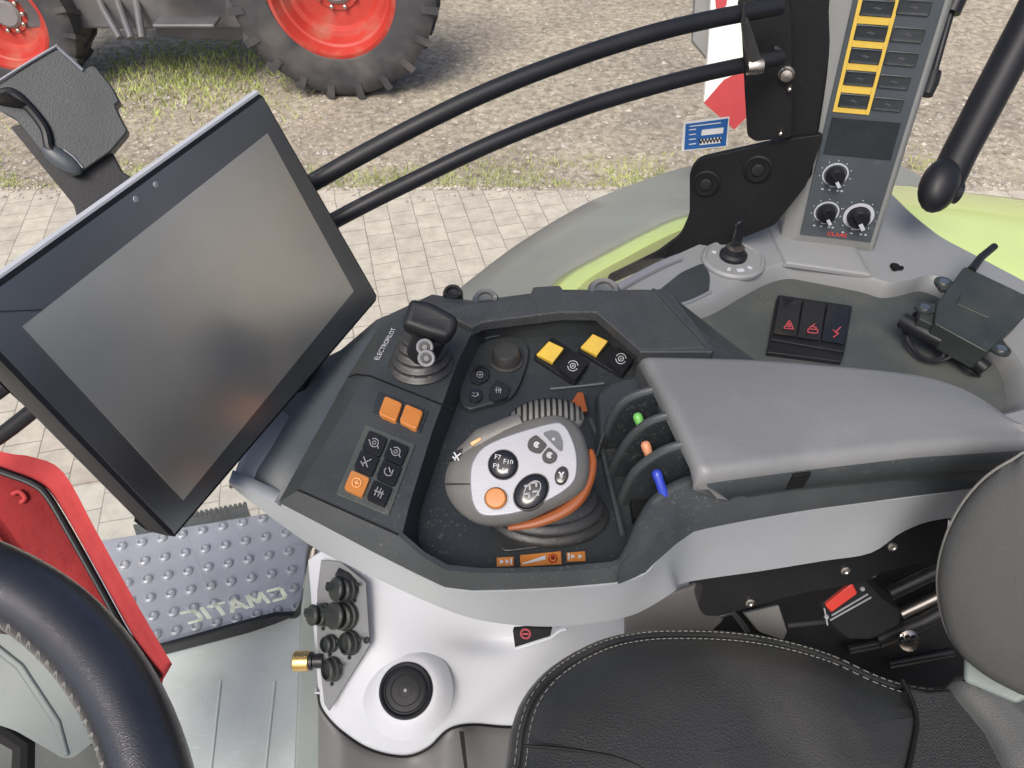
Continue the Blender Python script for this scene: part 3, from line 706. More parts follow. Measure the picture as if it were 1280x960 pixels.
# long thin highlights / ridge along tray bottom left corner
# switch panels
def quad(cx, cy, eu, ev, w_, h_): # pixel rect from centre and unit edge dirs
    return [(cx - eu[0] * w_ / 2 - ev[0] * h_ / 2, cy - eu[1] * w_ / 2 - ev[1] * h_ / 2), (cx + eu[0] * w_ / 2 - ev[0] * h_ / 2, cy + eu[1] * w_ / 2 - ev[1] * h_ / 2),
            (cx + eu[0] * w_ / 2 + ev[0] * h_ / 2, cy + eu[1] * w_ / 2 + ev[1] * h_ / 2), (cx - eu[0] * w_ / 2 + ev[0] * h_ / 2, cy - eu[1] * w_ / 2 + ev[1] * h_ / 2)]
def icon(m, pl, cx, cy, s, kind, ang=0, lift=.0008, w_=.0009, mi=1):
    n = pl.face(); ca, sa = math.cos(ang), math.sin(ang)
    def P(x, y): return pl(cx + (x * ca - y * sa) * s, cy + (x * sa + y * ca) * s) + n * lift
    def circ(r, x=0, y=0, a0=0, a1=6.2832, k=14): return [P(x + r * math.cos(a0 + (a1 - a0) * i / k), y + r * math.sin(a0 + (a1 - a0) * i / k)) for i in range(k + 1)]
    S = {'wheel': [circ(.7, a0=-2.4, a1=3.0), circ(.28), [P(-1, -.1), P(-.6, .2)], [P(.7, .3), P(1, .6)]],
         'ring': [circ(.75), [P(-.35, 0), P(.35, 0)], [P(0, -.3), P(0, .3)]],
         'arrow': [[P(-.8, .2), P(.2, .5), P(.8, -.3)], [P(.3, -.5), P(.8, -.3), P(.7, .3)], [P(-.6, -.5), P(-.1, -.2)]],
         'cross': [[P(-.7, -.6), P(.5, .7)], [P(.6, -.7), P(-.5, .6)], [P(-.8, .3), P(-.2, .8)]],
         'bars': [[P(-.5, -.7), P(-.5, .7)], [P(.1, -.7), P(.1, .7)], [P(.55, -.4), P(.55, .8)], [P(-.8, 0), P(.8, 0)]],
         'gear': [circ(.8, a0=.3, a1=2.8), circ(.8, a0=3.4, a1=5.9), circ(.4), circ(.1)],
         'dot': [circ(.25), circ(.1)], 'tri': [[P(-.8, .6), P(0, -.8), P(.8, .6), P(-.8, .6)], [P(-.3, .3), P(0, -.3), P(.3, .3), P(-.3, .3)]],
         'tap': [[P(-.8, .7), P(-.8, .1), P(.8, .1), P(.8, .7), P(-.8, .7)], [P(-.5, .1), P(-.5, -.3), P(.5, -.3), P(.5, .1)], [P(-.2, -.4), P(.2, -.8)]],
         'bolt': [[P(.5, -.9), P(-.3, .1), P(.3, .1), P(-.5, .9)], [P(-.7, -.3), P(-.3, -.1)]],
         'curve': [circ(.7, a0=.2, a1=3.6), [P(-.2, -.6), P(.3, 0)], [P(.6, -.5), P(.6, .5)]],
         'trident': [[P(0, .8), P(0, -.1), P(-.6, -.7)], [P(0, -.1), P(.6, -.7)], circ(.25, 0, .2)],
         'C': [circ(.7, a0=.7, a1=5.6), circ(.25)], 'wave': [[P(-.9, .3), P(-.4, -.3), P(0, .3), P(.4, -.3), P(.9, .2)], [P(-.6, .7), P(.6, .7)]]}[kind]
    for q in S: m.stroke(q, w_, n, .0002, mi)
TP = hplane(ZT)
ew = (.915, .40); ev_ = (-.46, .89)
p1 = obj('switch_panel', MB().slab(TP.off(.0012), [(473, 489), (536, 513), (525, 541), (465, 517)], .004), 'console_tray', ar, bevel=.0006)
for (cx, cy) in ((488, 510), (514, 520)):
    m = MB(); m.slab(TP.off(.005), roundpoly(quad(cx, cy, ew, (-.35, .94), 24, 24), 3, 2), .006)
    if False: m.box(TP(501, 515) + Vector((0, 0, .003)), (.002, 0, 0), (0, .012, 0), (0, 0, .004), 1)
    tag(obj('switch_button', m, ['orange', 'print_red'], p1, bevel=.0012), None)
p2 = obj('switch_panel', MB().slab(TP.off(.0012), [(457, 530), (519, 555), (486, 644), (420, 617)], .004), 'shelf_dark', ar, bevel=.0006)
for k, (cx, cy, ic, oc) in enumerate([(468, 554, 'wheel', 0), (495, 565, 'wheel', 0), (458, 578, 'cross', 0), (486, 590, 'curve', 0), (446, 604, 'ring', 1), (474, 616, 'bars', 0)]):
    m = MB(); m.slab(TP.off(.004), roundpoly(quad(cx, cy, (.91, .41), (-.38, .92), 25, 25), 3, 2), .005)
    icon(m, TP.off(.004), cx, cy, 7.5, ic, .4)
    obj('switch_button', m, ['orange', 'orange_pale'] if oc else ['black', 'icon_grey'], p2, bevel=.001)

# left button cluster with dial (raised plate on tray floor)
FPn = hplane(ZF + .001)
m = MB(); cl = spline([(600, 430), (640, 420), (660, 434), (656, 462), (640, 494), (606, 506), (584, 510), (574, 494), (582, 462)], 4, True)
m.slab(hplane(ZF + .006), cl, .006)
pc = obj('button_plate', m, 'console_tray', ar, bevel=.0015)
BP = hplane(ZF + .009)
m = MB(); c0 = PZ(633, 452, ZF + .006); m.lathe(c0, (0, 0, 1), [(.0165, 0), (.0165, .002), (.014, .003), (.013, .012), (.0115, .0145), (.001, .0150)], 36)
obj('dial', m, 'rubber', pc, ang=50)
for q, ic, c in (([(588, 466), (600, 455), (612, 462), (610, 474), (598, 480), (588, 476)], 'ring', (600, 469)), ([(612, 484), (622, 474), (638, 484), (634, 496), (618, 501), (610, 497)], 'bars', (623, 488)), ([(585, 494), (588, 486), (596, 485), (603, 490), (602, 499), (594, 503), (587, 500)], 'arrow', (594, 494))):
    m = MB(); m.slab(BP, roundpoly(q, 3, 2), .004); icon(m, BP, c[0], c[1], 5, ic, w_=.0007); obj('push_button', m, ['gloss_black', 'icon_grey'], pc, bevel=.0006)
# tray contour line
m = MB()
for q in ([(600, 424), (625, 419), (655, 414), (672, 413)], [(688, 486), (730, 482), (755, 479)], [(805, 450), (816, 468), (823, 486)]):
    m = MB(); m.tube([PZ(u, v, ZF + .002) for u, v in spline(q, 4)], .0012, 6); obj('tray_ridge', m, 'slate', ar)
# two yellow rocker + icon switch pairs
for (cx, cy, ix, iy) in ((688, 440, 716, 458), (743, 431, 776, 449)):
    m = MB(); m.slab(hplane(ZF + .004), roundpoly([(cx - 22, cy + 6), (cx + 2, cy - 20), (ix + 22, iy - 6), (ix + 2, iy + 22)], 4, 2), .006)
    b_ = obj('rocker_base', m, 'black', ar, bevel=.001)
    m = MB(); m.prism([PZ(u, v, ZF + z) for u, v, z in ((cx - 18, cy + 3, .008), (cx - 2, cy - 14, .016), (cx + 17, cy - 5, .016), (cx + 3, cy + 13, .008))], [PZ(u, v, ZF + .004) for u, v in ((cx - 17, cy + 6), (cx, cy - 8), (cx + 17, cy - 1), (cx + 2, cy + 17))])
    obj('yellow_paddle', m, 'yellow', b_, bevel=.001)
    m = MB(); ip = hplane(ZF + .011); m.slab(ip, roundpoly([(ix - 17, iy + 2), (ix - 3, iy - 16), (ix + 17, iy - 2), (ix + 3, iy + 17)], 2, 2), .007)
    icon(m, ip, ix, iy, 8, 'gear', .3, w_=.0008); obj('icon_key', m, ['black', 'icon'], b_, bevel=.0008)
# orange trigger latch
m = MB(); a = [(713, 505), (722, 490), (729, 490), (735, 514), (712, 515)]
m.prism([PZ(u, v, ZF + .018) for u, v in a], [PZ(u, v + 4, ZF) for u, v in a]); obj('trigger_latch', m, 'orange_deep', ar, bevel=.0012)
# housing lump between rockers and levers
m = MB(); m.loft([[PZ(u, v, ZF + .001) for u, v in ((742, 498), (760, 480), (800, 470), (850, 470), (850, 500), (800, 520), (762, 560), (742, 580))],
                  [PZ(u, v, ZF + .020) for u, v in ((748, 492), (764, 478), (800, 468), (850, 468), (850, 488), (800, 494), (772, 520), (752, 550))]])
obj('lever_hood', m, 'console', ar, bevel=.004)
# lever fins
def fin(Y, arc, th, name='lever_guard', deep=None):
    # arc: picture points lying on the vertical plane y=Y
    pl = Plane((0, Y, 0), (0, -1, 0)); pts = [pl(u, v) for u, v in spline(arc, 6)]
    pts.append(Vector((pts[-1].x + .02, Y, pts[-1].z - .006)))
    lo = [Vector((p.x, Y, min(p.z - .001, (deep or ZF) - .004))) for p in (pts[0], pts[-1])]
    m = MB(); poly = pts + [lo[1], lo[0]]
    m.prism(poly, [p + Vector((0, th, 0)) for p in poly])
    obj(name, m, 'console_tray', ar, bevel=.0022)
    m2 = MB(); q = [p + Vector((0, .0035, -.0002)) for p in pts]
    m2.tube(q, .0037, 10); obj('guard_highlight', m2, 'console_gloss', ar)  # lighter tube paints the highlight along the top of the guard
fin(.413, [(752, 562), (758, 545), (774, 513), (797, 497), (834, 488)], .008)
fin(.382, [(763, 598), (772, 578), (790, 550), (816, 530), (852, 520)], .008)
fin(.353, [(776, 632), (784, 612), (798, 590), (832, 567), (870, 556)], .008)
UPs = [(774, 712, ZT), (786, 690, ZT + .003), (800, 657, ZT + .009), (826, 624, ZT + .016), (882, 600, ZT + .02), (985, 592, ZT + .02), (1100, 577, ZT + .02), (1212, 562, ZT + .02), (1320, 550, ZT + .02)]
LOs = [(772, 731), (800, 719), (822, 701), (845, 681), (868, 665), (985, 642), (1100, 626), (1215, 611), (1320, 596)]
up3 = [PZ(u, v, z) for u, v, z in spline(UPs, 5)]; lo3 = [PZ(u, v - .5, ZT - .0135) for u, v in spline(LOs, 5)]
m = MB(); m.loft([[p + Vector((0, .009, -.03)) for p in up3], [p + Vector((0, .009, -.001)) for p in up3], [p + Vector((0, .0075, .0008)) for p in up3], [p + Vector((0, .0015, .0008)) for p in up3], [p + Vector((0, -.0002, -.0010)) for p in up3],
        [p.lerp(q, .33) + Vector((0, -.0015, 0)) for p, q in zip(up3, lo3)], [p.lerp(q, .66) + Vector((0, -.0015, 0)) for p, q in zip(up3, lo3)], lo3], closed=False)
obj('side_skin', m, 'console', ar, ang=60)
m = MB(); m.box((.130, .375, ZF + .004), (.07, 0, 0), (0, .08, 0), (0, 0, .01)); obj('slot_base', m, 'matt_black', ar)
m = MB()
for y in (.3975, .367): 
    m.box((.125, y, ZF + .034), (.004, 0, 0), (0, .02, 0), (0, 0, .03)); m.lathe((.125, y, ZF + .052), (0, 0, 1), [(.004, 0), (.003, .003)], 10)
obj('slot_hinge', m, 'matt_black', ar)
m = MB(); m.tube([PZ(u, v, z) for u, v, z in spline([(738, 524, ZF + .004), (752, 560, ZF + .005), (764, 610, ZF + .006), (778, 668, ZF + .012)], 5)], .0022, 8); obj('tray_ridge', m, 'console_gloss', ar)
# warning print
m = MB(); PP = hplane(ZF + .0008)
for q, mi in (([(621, 697), (642, 696), (642, 707), (621, 708)], 0), ([(650, 694), (701, 689), (702, 705), (651, 708)], 0), ([(708, 691), (731, 689), (732, 701), (709, 702)], 0)):
    m.slab(PP, q, .0006, mi)
n_ = Vector((0, 0, 1))
PQ = hplane(ZF + .0016)
m.prism([PQ(*p) for p in ((653, 704), (682, 694), (682, 699), (653, 705.5))], [PQ(*p) - n_ * .0004 for p in ((653, 704), (682, 694), (682, 699), (653, 705.5))], 1)
icon(m, PP, 691, 698, 7, 'dot', lift=.0008, w_=.0008, mi=2)
m.stroke([PQ(691 + 5 * math.cos(a * .5), 698 + 5 * math.sin(a * .5)) for a in range(14)], .0009, n_, .0002, 2)
for x in (625, 632, 714, 723):
    y = 702 if x < 700 else 695.5; d = 1 if x > 700 else -1
    m.prism([PQ(*p) for p in ((x, y - 3), (x + 5 * 1, y), (x, y + 3))], [PQ(*p) - n_ * .0004 for p in ((x, y - 3), (x + 5, y), (x, y + 3))], 1)
m.stroke([PQ(639, 699), PQ(639, 705)], .0012, n_, .0002, 1); m.stroke([PQ(711, 692), PQ(711, 699)], .0012, n_, .0002, 1)
obj('warning_print', m, ['orange', 'icon', 'print_red'], ar, smooth=False)

# armrest pad
ZA = -.412
m = MB()
far = spline([(813, 440), (870, 441), (940, 443), (1020, 449), (1100, 456), (1165, 466), (1215, 485), (1262, 517), (1306, 548)], 6)
near = spline([(888, 592), (940, 585), (1010, 576), (1080, 568), (1150, 560), (1210, 556), (1250, 553), (1285, 551), (1308, 551)], 6)
NS = len(far); rows = []
for i in range(-4, NS):
    k = max(i, 0); Fp, Np = PZ(*far[k], ZA), PZ(*near[k], ZA); d = (Fp - Np); L = d.length; d.normalize(); fw = Vector((-1, .12, 0)).normalized()
    e = 0 if i >= 0 else -i / 4; ins = .010 * (1 - math.cos(e * math.pi / 2)) ; drop = -.009 * (1 - math.sqrt(max(0, 1 - e * e)))
    sh_ = fw * (.009 * math.sin(e * math.pi / 2)) if i < 0 else Vector()
    if i < 0: sh_ = fw * (.009 * e)
    r = min(.011, L * .4); kx = Vector((.020 * max(0, 1 - k / 5), 0, 0)); sec = [Np + kx + Vector((0, 0, -.031)), Np + kx * .6 + Vector((0, 0, -.020))]
    for a in range(7):
        t = a / 6 * math.pi / 2; sec.append(Np + d * r * (1 - math.cos(t)) + Vector((0, 0, -r + r * math.sin(t))))
    for t in (.2, .4, .6, .8): sec.append(Np + d * (r + (L - 2 * r) * t) + Vector((0, 0, .0035 * math.sin(math.pi * t))))
    for a in range(7):
        t = math.pi / 2 * (1 - a / 6); sec.append(Fp - d * r * (1 - math.cos(t)) + Vector((0, 0, -r + r * math.sin(t))))
    sec.append(Fp + Vector((0, 0, -.031)))
    rows.append([p + sh_ + Vector((0, 0, drop if p.z > ZA - .02 else 0)) for p in sec])
rows = rows[::-1] if False else rows
rows.sort(key=lambda r_: 0)
m.loft(rows); ap = obj('armrest_pad', m, 'pad', ar, ang=60)
m = MB(); ns_ = [PZ(*near[k], ZA) for k in range(0, NS)]
m.loft([[p + Vector((0, .001, -.010)) for p in ns_], [p + Vector((0, -.0015, -.013)) for p in ns_], [p + Vector((.020 * max(0, 1 - i / 5), -.002, -.030)) for i, p in enumerate(ns_)], [p + Vector((.021 * max(0, 1 - i / 5), .001, -.033)) for i, p in enumerate(ns_)]], closed=False)
obj('pad_side', m, 'console', ar, ang=50)
base3 = [PZ(*p, ZA) for p in near[7:]] + [PZ(*p, ZA) for p in far[::-1]]
m = MB(); m.prism([p + Vector((0, .003, -.029)) for p in base3], [p + Vector((0, .006, -.06)) for p in base3])
obj('pad_base', m, 'console', ar, bevel=.001)
m = MB(); a_, b_ = PZ(996, 578, ZA) + Vector((0, -.0030, -.012)), PZ(1019, 575, ZA) + Vector((0, -.0030, -.012)); m.prism([a_, b_, b_ + Vector((-.001, 0, -.017)), a_ + Vector((-.001, 0, -.017))], [p + Vector((0, .003, 0)) for p in (a_, b_, b_ + Vector((-.001, 0, -.017)), a_ + Vector((-.001, 0, -.017)))])
obj('latch', m, 'matt_black', ar, bevel=.0006)
# knobs on the outer rim
for (u, v, r) in ((566, 367, .0105), (607, 375, .0135), (755, 364, .017)):
    m = MB(); c0 = PZ(u, v, ZT - .012); m.lathe(c0, (0, -.25, 1), [(r, -.03), (r, 0), (r * .85, .004), (r * .6, .0035), (r * .55, .0), (.001, -.001)], 30, mis=[0, 0, 1, 1, 0])
    obj('rim_knob', m, ['black', 'darkmetal'] if u < 600 else ['slate', 'metal'], ar, ang=40)

# ------------------------------------------------------------------ spool levers
for (u, v, Y, mt, nm, lb) in ((800, 534, .3975, 'lever_green', 'green', 'green tipped hydraulic lever, topmost of the three in the armrest slots'),
                              (810, 570, .367, 'lever_orange', 'orange', 'pale orange tipped hydraulic lever in the middle armrest slot'),
                              (824, 606, .336, 'lever_blue', 'blue', 'blue tipped hydraulic lever in the slot nearest the seat')):
    pl = Plane((0, Y, 0), (0, -1, 0)); c0 = pl(u, v) + Vector((0, 0, .003)); t = thing('hydraulic_lever', (c0.x + .01, c0.y, ZF), lb, 'lever', 'hydraulic levers in the armrest slots')
    ax = Vector((-.35, -.25, .9)).normalized()
    m = MB(); m.tube([c0 - ax * .06 + Vector((.01, 0, 0)), c0 - Vector((-.30, .62, .62)).normalized() * .010], .003, 10); obj('lever_arm', m, 'matt_black', t)
    a2 = Vector((-.30, .62, .62)).normalized()
    m = MB(); m.lathe(c0, a2, [(.0025, -.012), (.0038, -.010), (.0034, .001), (.0039, .005), (.0037, .008), (.0022, .0098), (.0003, .0102)], 20)
    obj('lever_tip', m, mt, t, ang=60)

# ------------------------------------------------------------------ multi-function joystick
js = thing('multifunction_joystick', PZ(690, 650, ZF), 'grey and orange multi-button joystick on a rubber boot in the console tray', 'joystick')
# boot: stacked rings from the tray to the neck
m = MB(); rings = []; prof = []
cb = PZ(686, 646, ZF); ct = PT(672, 598, .535)
N = 44
for k in range(N + 1):
    q = k / N; c = cb.lerp(ct, q); base = .0385 * (1 - q) + .027 * q
    r = base + .0042 * math.sin(q * math.tau * 4.2)
    rings.append([c + Vector((math.cos(a * math.tau / 40) * r * 1.16, math.sin(a * math.tau / 40) * r * .72, 0)) for a in range(40)])
m.loft(rings); obj('rubber_boot', m, 'rubber', js, sub=1, ang=80)
m = MB(); m.slab(hplane(ZF + .003), roundpoly([(614, 640), (744, 606), (756, 656), (738, 676), (624, 690)], 14, 4), .004); obj('boot_flange', m, 'rubber', js, bevel=.001)
nh = (Vector((0, -.7071, .7071)) * .75 + Vector((-.12, -.05, .55))).normalized()
HP = Plane(PT(652, 590, .497), nh)
face_px = spline([(588, 590), (592, 575), (606, 558), (640, 543), (690, 529), (704, 531), (713, 543), (720, 562), (722, 582), (718, 602), (700, 618), (668, 634), (640, 643), (605, 645), (592, 632), (588, 612)], 3, True)
out_px = spline([(554, 590), (566, 566), (596, 546), (640, 526), (676, 514), (702, 514), (722, 528), (733, 552), (737, 580), (731, 606), (712, 622), (680, 638), (645, 652), (602, 654), (574, 640), (556, 616)], 3, True)
fc = [HP(u, v) for u, v in face_px]; oc = [HP(u, v, 0) for u, v in out_px]
n = HP.face()
m = MB(); o1 = [p - n * .010 for p in [HP(u, v) for u, v in out_px]]
rings = [[p + n * .000 for p in fc], [p - n * .001 for p in [HP(a[0] * .85 + b[0] * .15, a[1] * .85 + b[1] * .15) for a, b in zip(face_px, out_px)]],
         [HP(a[0] * .4 + b[0] * .6, a[1] * .4 + b[1] * .6) - n * .003 for a, b in zip(face_px, out_px)],
         [HP(u, v, 0) - n * .009 for u, v in out_px], [HP(u, v, 0) - n * .018 for u, v in out_px], [p - n * .028 for p in inset([HP(u, v) for u, v in out_px], n, .004)], [p - n * .040 for p in inset([HP(u, v) for u, v in out_px], n, .012)]]
m.loft(rings); gp = obj('grip', m, 'grip', js, ang=60)
# orange side strip
m = MB(); seg = [(596, 649), (640, 648), (676, 636), (706, 622), (722, 610), (733, 586), (735, 560), (728, 545)]
A = [HP(u - 1, v, 0) - n * .010 for u, v in spline(seg, 4)]
path = spline([tuple(p) for p in A], 1)
seg2 = [(632, 657), (668, 650), (700, 637), (722, 620), (735, 596), (740, 572), (738, 556)]
B_ = [HP(u, v) - n * .016 for u, v in spline(seg2, 5)]
rad = [.0036 * math.sin(math.pi * (i + .5) / (len(B_))) ** .5 + .0008 for i in range(len(B_))]
m.tube(B_, rad, 10); obj('orange_strip', m, 'orange_deep', js)
m = MB(); pts = spline([(575, 632), (555, 616)], 1)
m.stroke([HP(553, 604) - n * .004, HP(588, 605) - n * .0006], .0009, n, .0006, 0); obj('grip_seam', m, 'matt_black', js)
# rear ribbed knob and neck of the grip
kp = PT(672, 532, .535); m = MB(); ax_ = (n * .5 + Vector((0, .5, .55))).normalized()
kc = PT(682, 525, .522)
m.ell(kc, ((.027, .0, .003), (0, .008, -.008), (.0, .011, .010)), 0, 40, 14)
obj('ribbed_thumb_wheel', m, 'grip', js)
m = MB()
for k in range(13):
    x = -1 + 2 * (k + .5) / 13 * .98; s_ = math.sqrt(max(0, 1 - x * x)); pts = []
    for j in range(9):
        a = j / 8 * math.pi - .2; c = kc + Vector((.027, 0, .003)) * x
        pts.append(c + (Vector((0, .008, -.008)) * -math.cos(a) + Vector((0, .011, .010)) * math.sin(a)) * s_ * 1.03)
    m.tube(pts, .0009, 6)
obj('thumb_wheel_ribs', m, 'matt_black', js)
m = MB(); m.tube([HP(568, 572) - n * .012, HP(600, 547) - n * .010, HP(650, 524) - n * .012], [.006, .009, .008], 12); obj('grip_shoulder', m, 'grip', js)
m = MB(); m.slab(HP.off(0), [(587, 553), (600, 546), (602, 549), (590, 557)], .004, lift=-.0005); obj('side_trigger', m, 'orange_pale', js, bevel=.0008)
m = MB(); icon(m, HP, 571, 570, 6, 'cross', .2, lift=-.001, mi=0); 
m.slab(HP.off(-.004), [(561, 576), (566, 565), (578, 560), (576, 570)], .004, 1); obj('side_key', m, ['icon', 'matt_black'], js)
# faceplate
m = MB(); m.prism([p + n * .0022 for p in fc], [p - n * .002 for p in fc]); fp = obj('faceplate', m, 'silver', js, bevel=.0012)
FL = HP.off(.0022) if HP.off(.0022).p.length < HP.p.length else HP.off(-.0022)
n = FL.face()
def oval(cx, cy, a, b, ang, k=28): return [(cx + a * math.cos(t) * math.cos(ang) - b * math.sin(t) * math.sin(ang), cy + a * math.cos(t) * math.sin(ang) + b * math.sin(t) * math.cos(ang)) for t in [i * math.tau / k for i in range(k)]]
def ring_button(name, cx, cy, a, b, ang, mts, h=.0025, deco=None):
    m = MB(); f = lambda s, l: [FL(u, v) + n * l for u, v in oval(cx, cy, a * s, b * s, ang)]
    m.loft([f(1.1, -.001), f(1.06, .0008), f(1.0, .0008), f(.97, .0), f(.93, h), f(.80, h + .001), f(.4, h + .0012), f(.05, h + .0012)], mis=[1, 1, 1, 0, 0, 0, 0])
    if deco: deco(m, h + .0016)
    return obj(name, m, mts, fp, ang=40)
def deco1(m, l):
    for (x, y, s_) in ((-6, -8, 'F7'), (7, -2, 'F10'), (-8, 3, 'F9'), (3, 9, 'F8')):
        text_mesh(m, s_, FL(629 + x, 581 + y) + n * l, (1, -.12, -.1), (0.1, .5, .6), .0046, 2, .0001)
ring_button('function_button', 629, 581, 18, 18, 0, ['gloss_black', 'black', 'icon'], deco=deco1)
ring_button('orange_button', 620, 623, 14.5, 14, 0, ['orange', 'silver'])
def deco2(m, l):
    c = [FL(u, v) + n * (l + .0005) for u, v in oval(666, 614, 13, 8, -.9)]
    m.stroke(c + c[:1], .0008, n, .0002, 2)
    for (x, y) in ((-5, 6), (-4, -4), (4, -8), (6, 3)):
        q = [FL(664 + x - 3, 615 + y - 2) + n * (l + .0004), FL(664 + x + 3, 615 + y - 3) + n * (l + .0004), FL(664 + x + 3, 615 + y + 2) + n * (l + .0004)]
        m.stroke(q, .0013, n, .0002, 2)
ring_button('rocker_oval', 664, 615, 27 * .9, 18.5, -.85, ['gloss_black', 'black', 'icon_grey'], deco=deco2)
def b3(m, l): icon(m, FL, 702, 595, 4.5, 'trident', 0, lift=l, w_=.0009, mi=2)
ring_button('arrow_button', 702, 595, 8.5, 12, .25, ['gloss_black', 'silver', 'icon'], deco=b3)
for q, ic, c, mt in (([(659, 557), (661, 549), (670, 543), (680, 552), (684, 556), (675, 567), (668, 566), (661, 562)], 'C', (671, 556), 'black'),
                     ([(686, 558), (697, 568), (695, 576), (687, 580), (679, 577), (677, 569)], 'C', (687, 569), 'black'),
                     ([(678, 541), (690, 537), (698, 540), (703, 550), (703, 563), (699, 563)], 'dot', (692, 549), 'slate')):
    m = MB(); P_ = FL.off(.0018) if FL.off(.0018).p.length < FL.p.length else FL.off(-.0018)
    m.slab(P_, roundpoly(q, 3, 2), .003); icon(m, P_, c[0], c[1], 4.5, ic, .3, lift=.0005, w_=.0008, mi=1); obj('push_button', m, [mt, 'icon'], fp, bevel=.0006)

# ------------------------------------------------------------------ mini joystick
mj = thing('mini_joystick', PZ(527, 458, ZT), 'small black joystick with square padded head and two round keys on the console corner', 'joystick')
m = MB(); cb = PZ(527, 456, ZT); rings = []
for k in range(15):
    q = k / 14; r = (.0285 * (1 - q) + .015 * q) + (.0018 if k % 3 == 1 else -.0014)
    c = cb + Vector((0, .010 * q, .03 * q)); rings.append([c + Vector((math.cos(a * math.tau / 36) * r * 1.05, math.sin(a * math.tau / 36) * r, 0)) for a in range(36)])
m.loft(rings); obj('rubber_boot', m, 'rubber', mj, sub=1, ang=80)
hp = Plane(PT(538, 398, .60), (Vector((.15, -.45, .8))))
hx = roundpoly([(502, 405), (513, 371), (540, 376), (573, 394), (572, 412), (560, 424), (535, 417)], 7, 4); n = hp.face()
t3 = [hp(u, v) for u, v in hx]
m = MB(); m.loft([[p - n * .034 for p in inset(t3, n, .008)], [p - n * .018 for p in inset(t3, n, .001)], [p - n * .006 for p in t3], [p - n * .0015 for p in inset(t3, n, .0015)], inset(t3, n, .004), [p - n * .0004 for p in inset(t3, n, .007)]])
obj('joystick_head', m, 'black', mj, ang=60)
m = MB(); m.tube([PZ(528, 440, ZT + .02), PT(540, 412, .62)], [.014, .016], 16); obj('neck', m, 'black', mj)
for (u, v) in ((531, 434), (533, 448)):
    c = PT(u, v, .607 if v < 440 else .598); ax = Vector((0, -.75, .65)); m = MB(); m.lathe(c, ax, [(.0072, -.012), (.0072, 0), (.0062, .0012), (.0050, .0006), (.0045, -.0004), (.0004, -.0002)], 24, mis=[0, 1, 1, 1, 0])
    pl = Plane(c, ax); icon(m, pl, u, v, 3.2, 'ring', lift=.0008, w_=.0006, mi=1); obj('round_key', m, ['black', 'icon_grey'], mj, ang=40)

# ------------------------------------------------------------------ display
D0 = .430
P_TL, P_TR, P_BR, P_BL = PT(27, 408, D0), PT(333, 167, D0 * 1.40675), PT(441, 364, D0 * 1.63713), PT(228, 625, D0 * 1.23038)
DP = plane3(P_TL, P_TR, P_BL)
dm = thing('display_monitor', DP(220, 672), 'large black touchscreen monitor with its screen off, mounted left of the console', 'monitor')
n = DP.face()
fr = [(-52, 387), (325, 117), (330, 120), (472, 369), (471, 376), (220, 671), (212, 668), (-52, 395)]
f3 = [DP(u, v) for u, v in fr]; b3_ = inset([p - n * .028 for p in f3], n, .003)
m = MB(); m.loft([inset([p - n * .034 for p in f3], n, .012), b3_, [p - n * .010 for p in f3], [p - n * .0012 for p in f3]]);
dh = obj('housing', m, 'black', dm, bevel=.0015, ang=30)
ns = [p for p in f3]
m = MB(); m.prism([p + n * .0006 for p in inset(f3, n, .003)], [p - n * .002 for p in inset(f3, n, .003)]); obj('bezel', m, 'bezel', dm, bevel=.0006)
m = MB(); sq = [DP(27, 408), DP(333, 167), DP(441, 364), DP(228, 625)]; m.prism([p + n * .0012 for p in sq], [p for p in sq]); obj('screen', m, 'screen', dm)
m = MB()
for (u, v) in ((194, 231), (169, 249)): m.lathe(DP(u, v) + n * .0006, n, [(.0022, 0), (.0018, .0006), (.0003, .0007)], 14)
obj('sensor', m, 'icon_grey', dm)
m = MB(); e_ = [DP(u, v) - n * .004 for u, v in ((-52, 386), (325, 115.5))]; m.tube(e_, .0028, 8); obj('top_edge', m, 'icon', dm)
# arm between monitor and console
m = MB(); m.box(PT(330, 470, .72), (.10, 0, 0), (0, .05, .02), (0, -.02, .05)); obj('mount_block', m, 'matt_black', dm, bevel=.006)

# ------------------------------------------------------------------ second bracket holder upper left
BR = DP.off(-.03) if DP.off(-.03).p.length > DP.p.length else DP.off(.03)
hb = thing('device_holder', PT(120, 240, .62), 'black plastic device holder on a flat post above the monitor', 'holder')
BP2 = camplane(80, 160, .60, (.35, -.75, .55))
m = MB(); m.slab(BP2.off(-.01) if BP2.off(-.01).p.length > BP2.p.length else BP2.off(.01), roundpoly([(12, 158), (62, 148), (140, 190), (152, 214), (172, 226), (150, 270), (96, 272), (92, 256)], 3, 2), .012)
obj('post', m, 'black', hb, bevel=.001)
m = MB(); hx = roundpoly([(-30, 120), (0, 104), (34, 80), (68, 60), (74, 61), (104, 88), (112, 82), (119, 82), (140, 108), (150, 128), (143, 130), (150, 146), (160, 164), (138, 190), (92, 222), (60, 200), (20, 150)], 4, 2)
m.slab(BP2, hx, .02); obj('holder_body', m, 'console', hb, bevel=.003)
m = MB(); n = BP2.face()
m.tube([BP2(u, v) + n * .001 for u, v in spline([(-4, 122), (14, 116), (34, 132), (56, 160), (62, 184), (68, 190)], 4)], .004, 10)
m.ell(BP2(10, 130) + n * .002, (Vector((.014, 0, .0)), Vector((0, .010, -.014)), n * .006))
obj('clamp', m, 'black', hb)
m = MB(); c = BP2(78, 200) + n * .0; e1 = (BP2(100, 214) - BP2(60, 186)).normalized(); e2 = n.cross(e1)
m.ell(c, (e1 * .017, e2 * .0075, n * .006)); obj('knob', m, 'slate', hb)
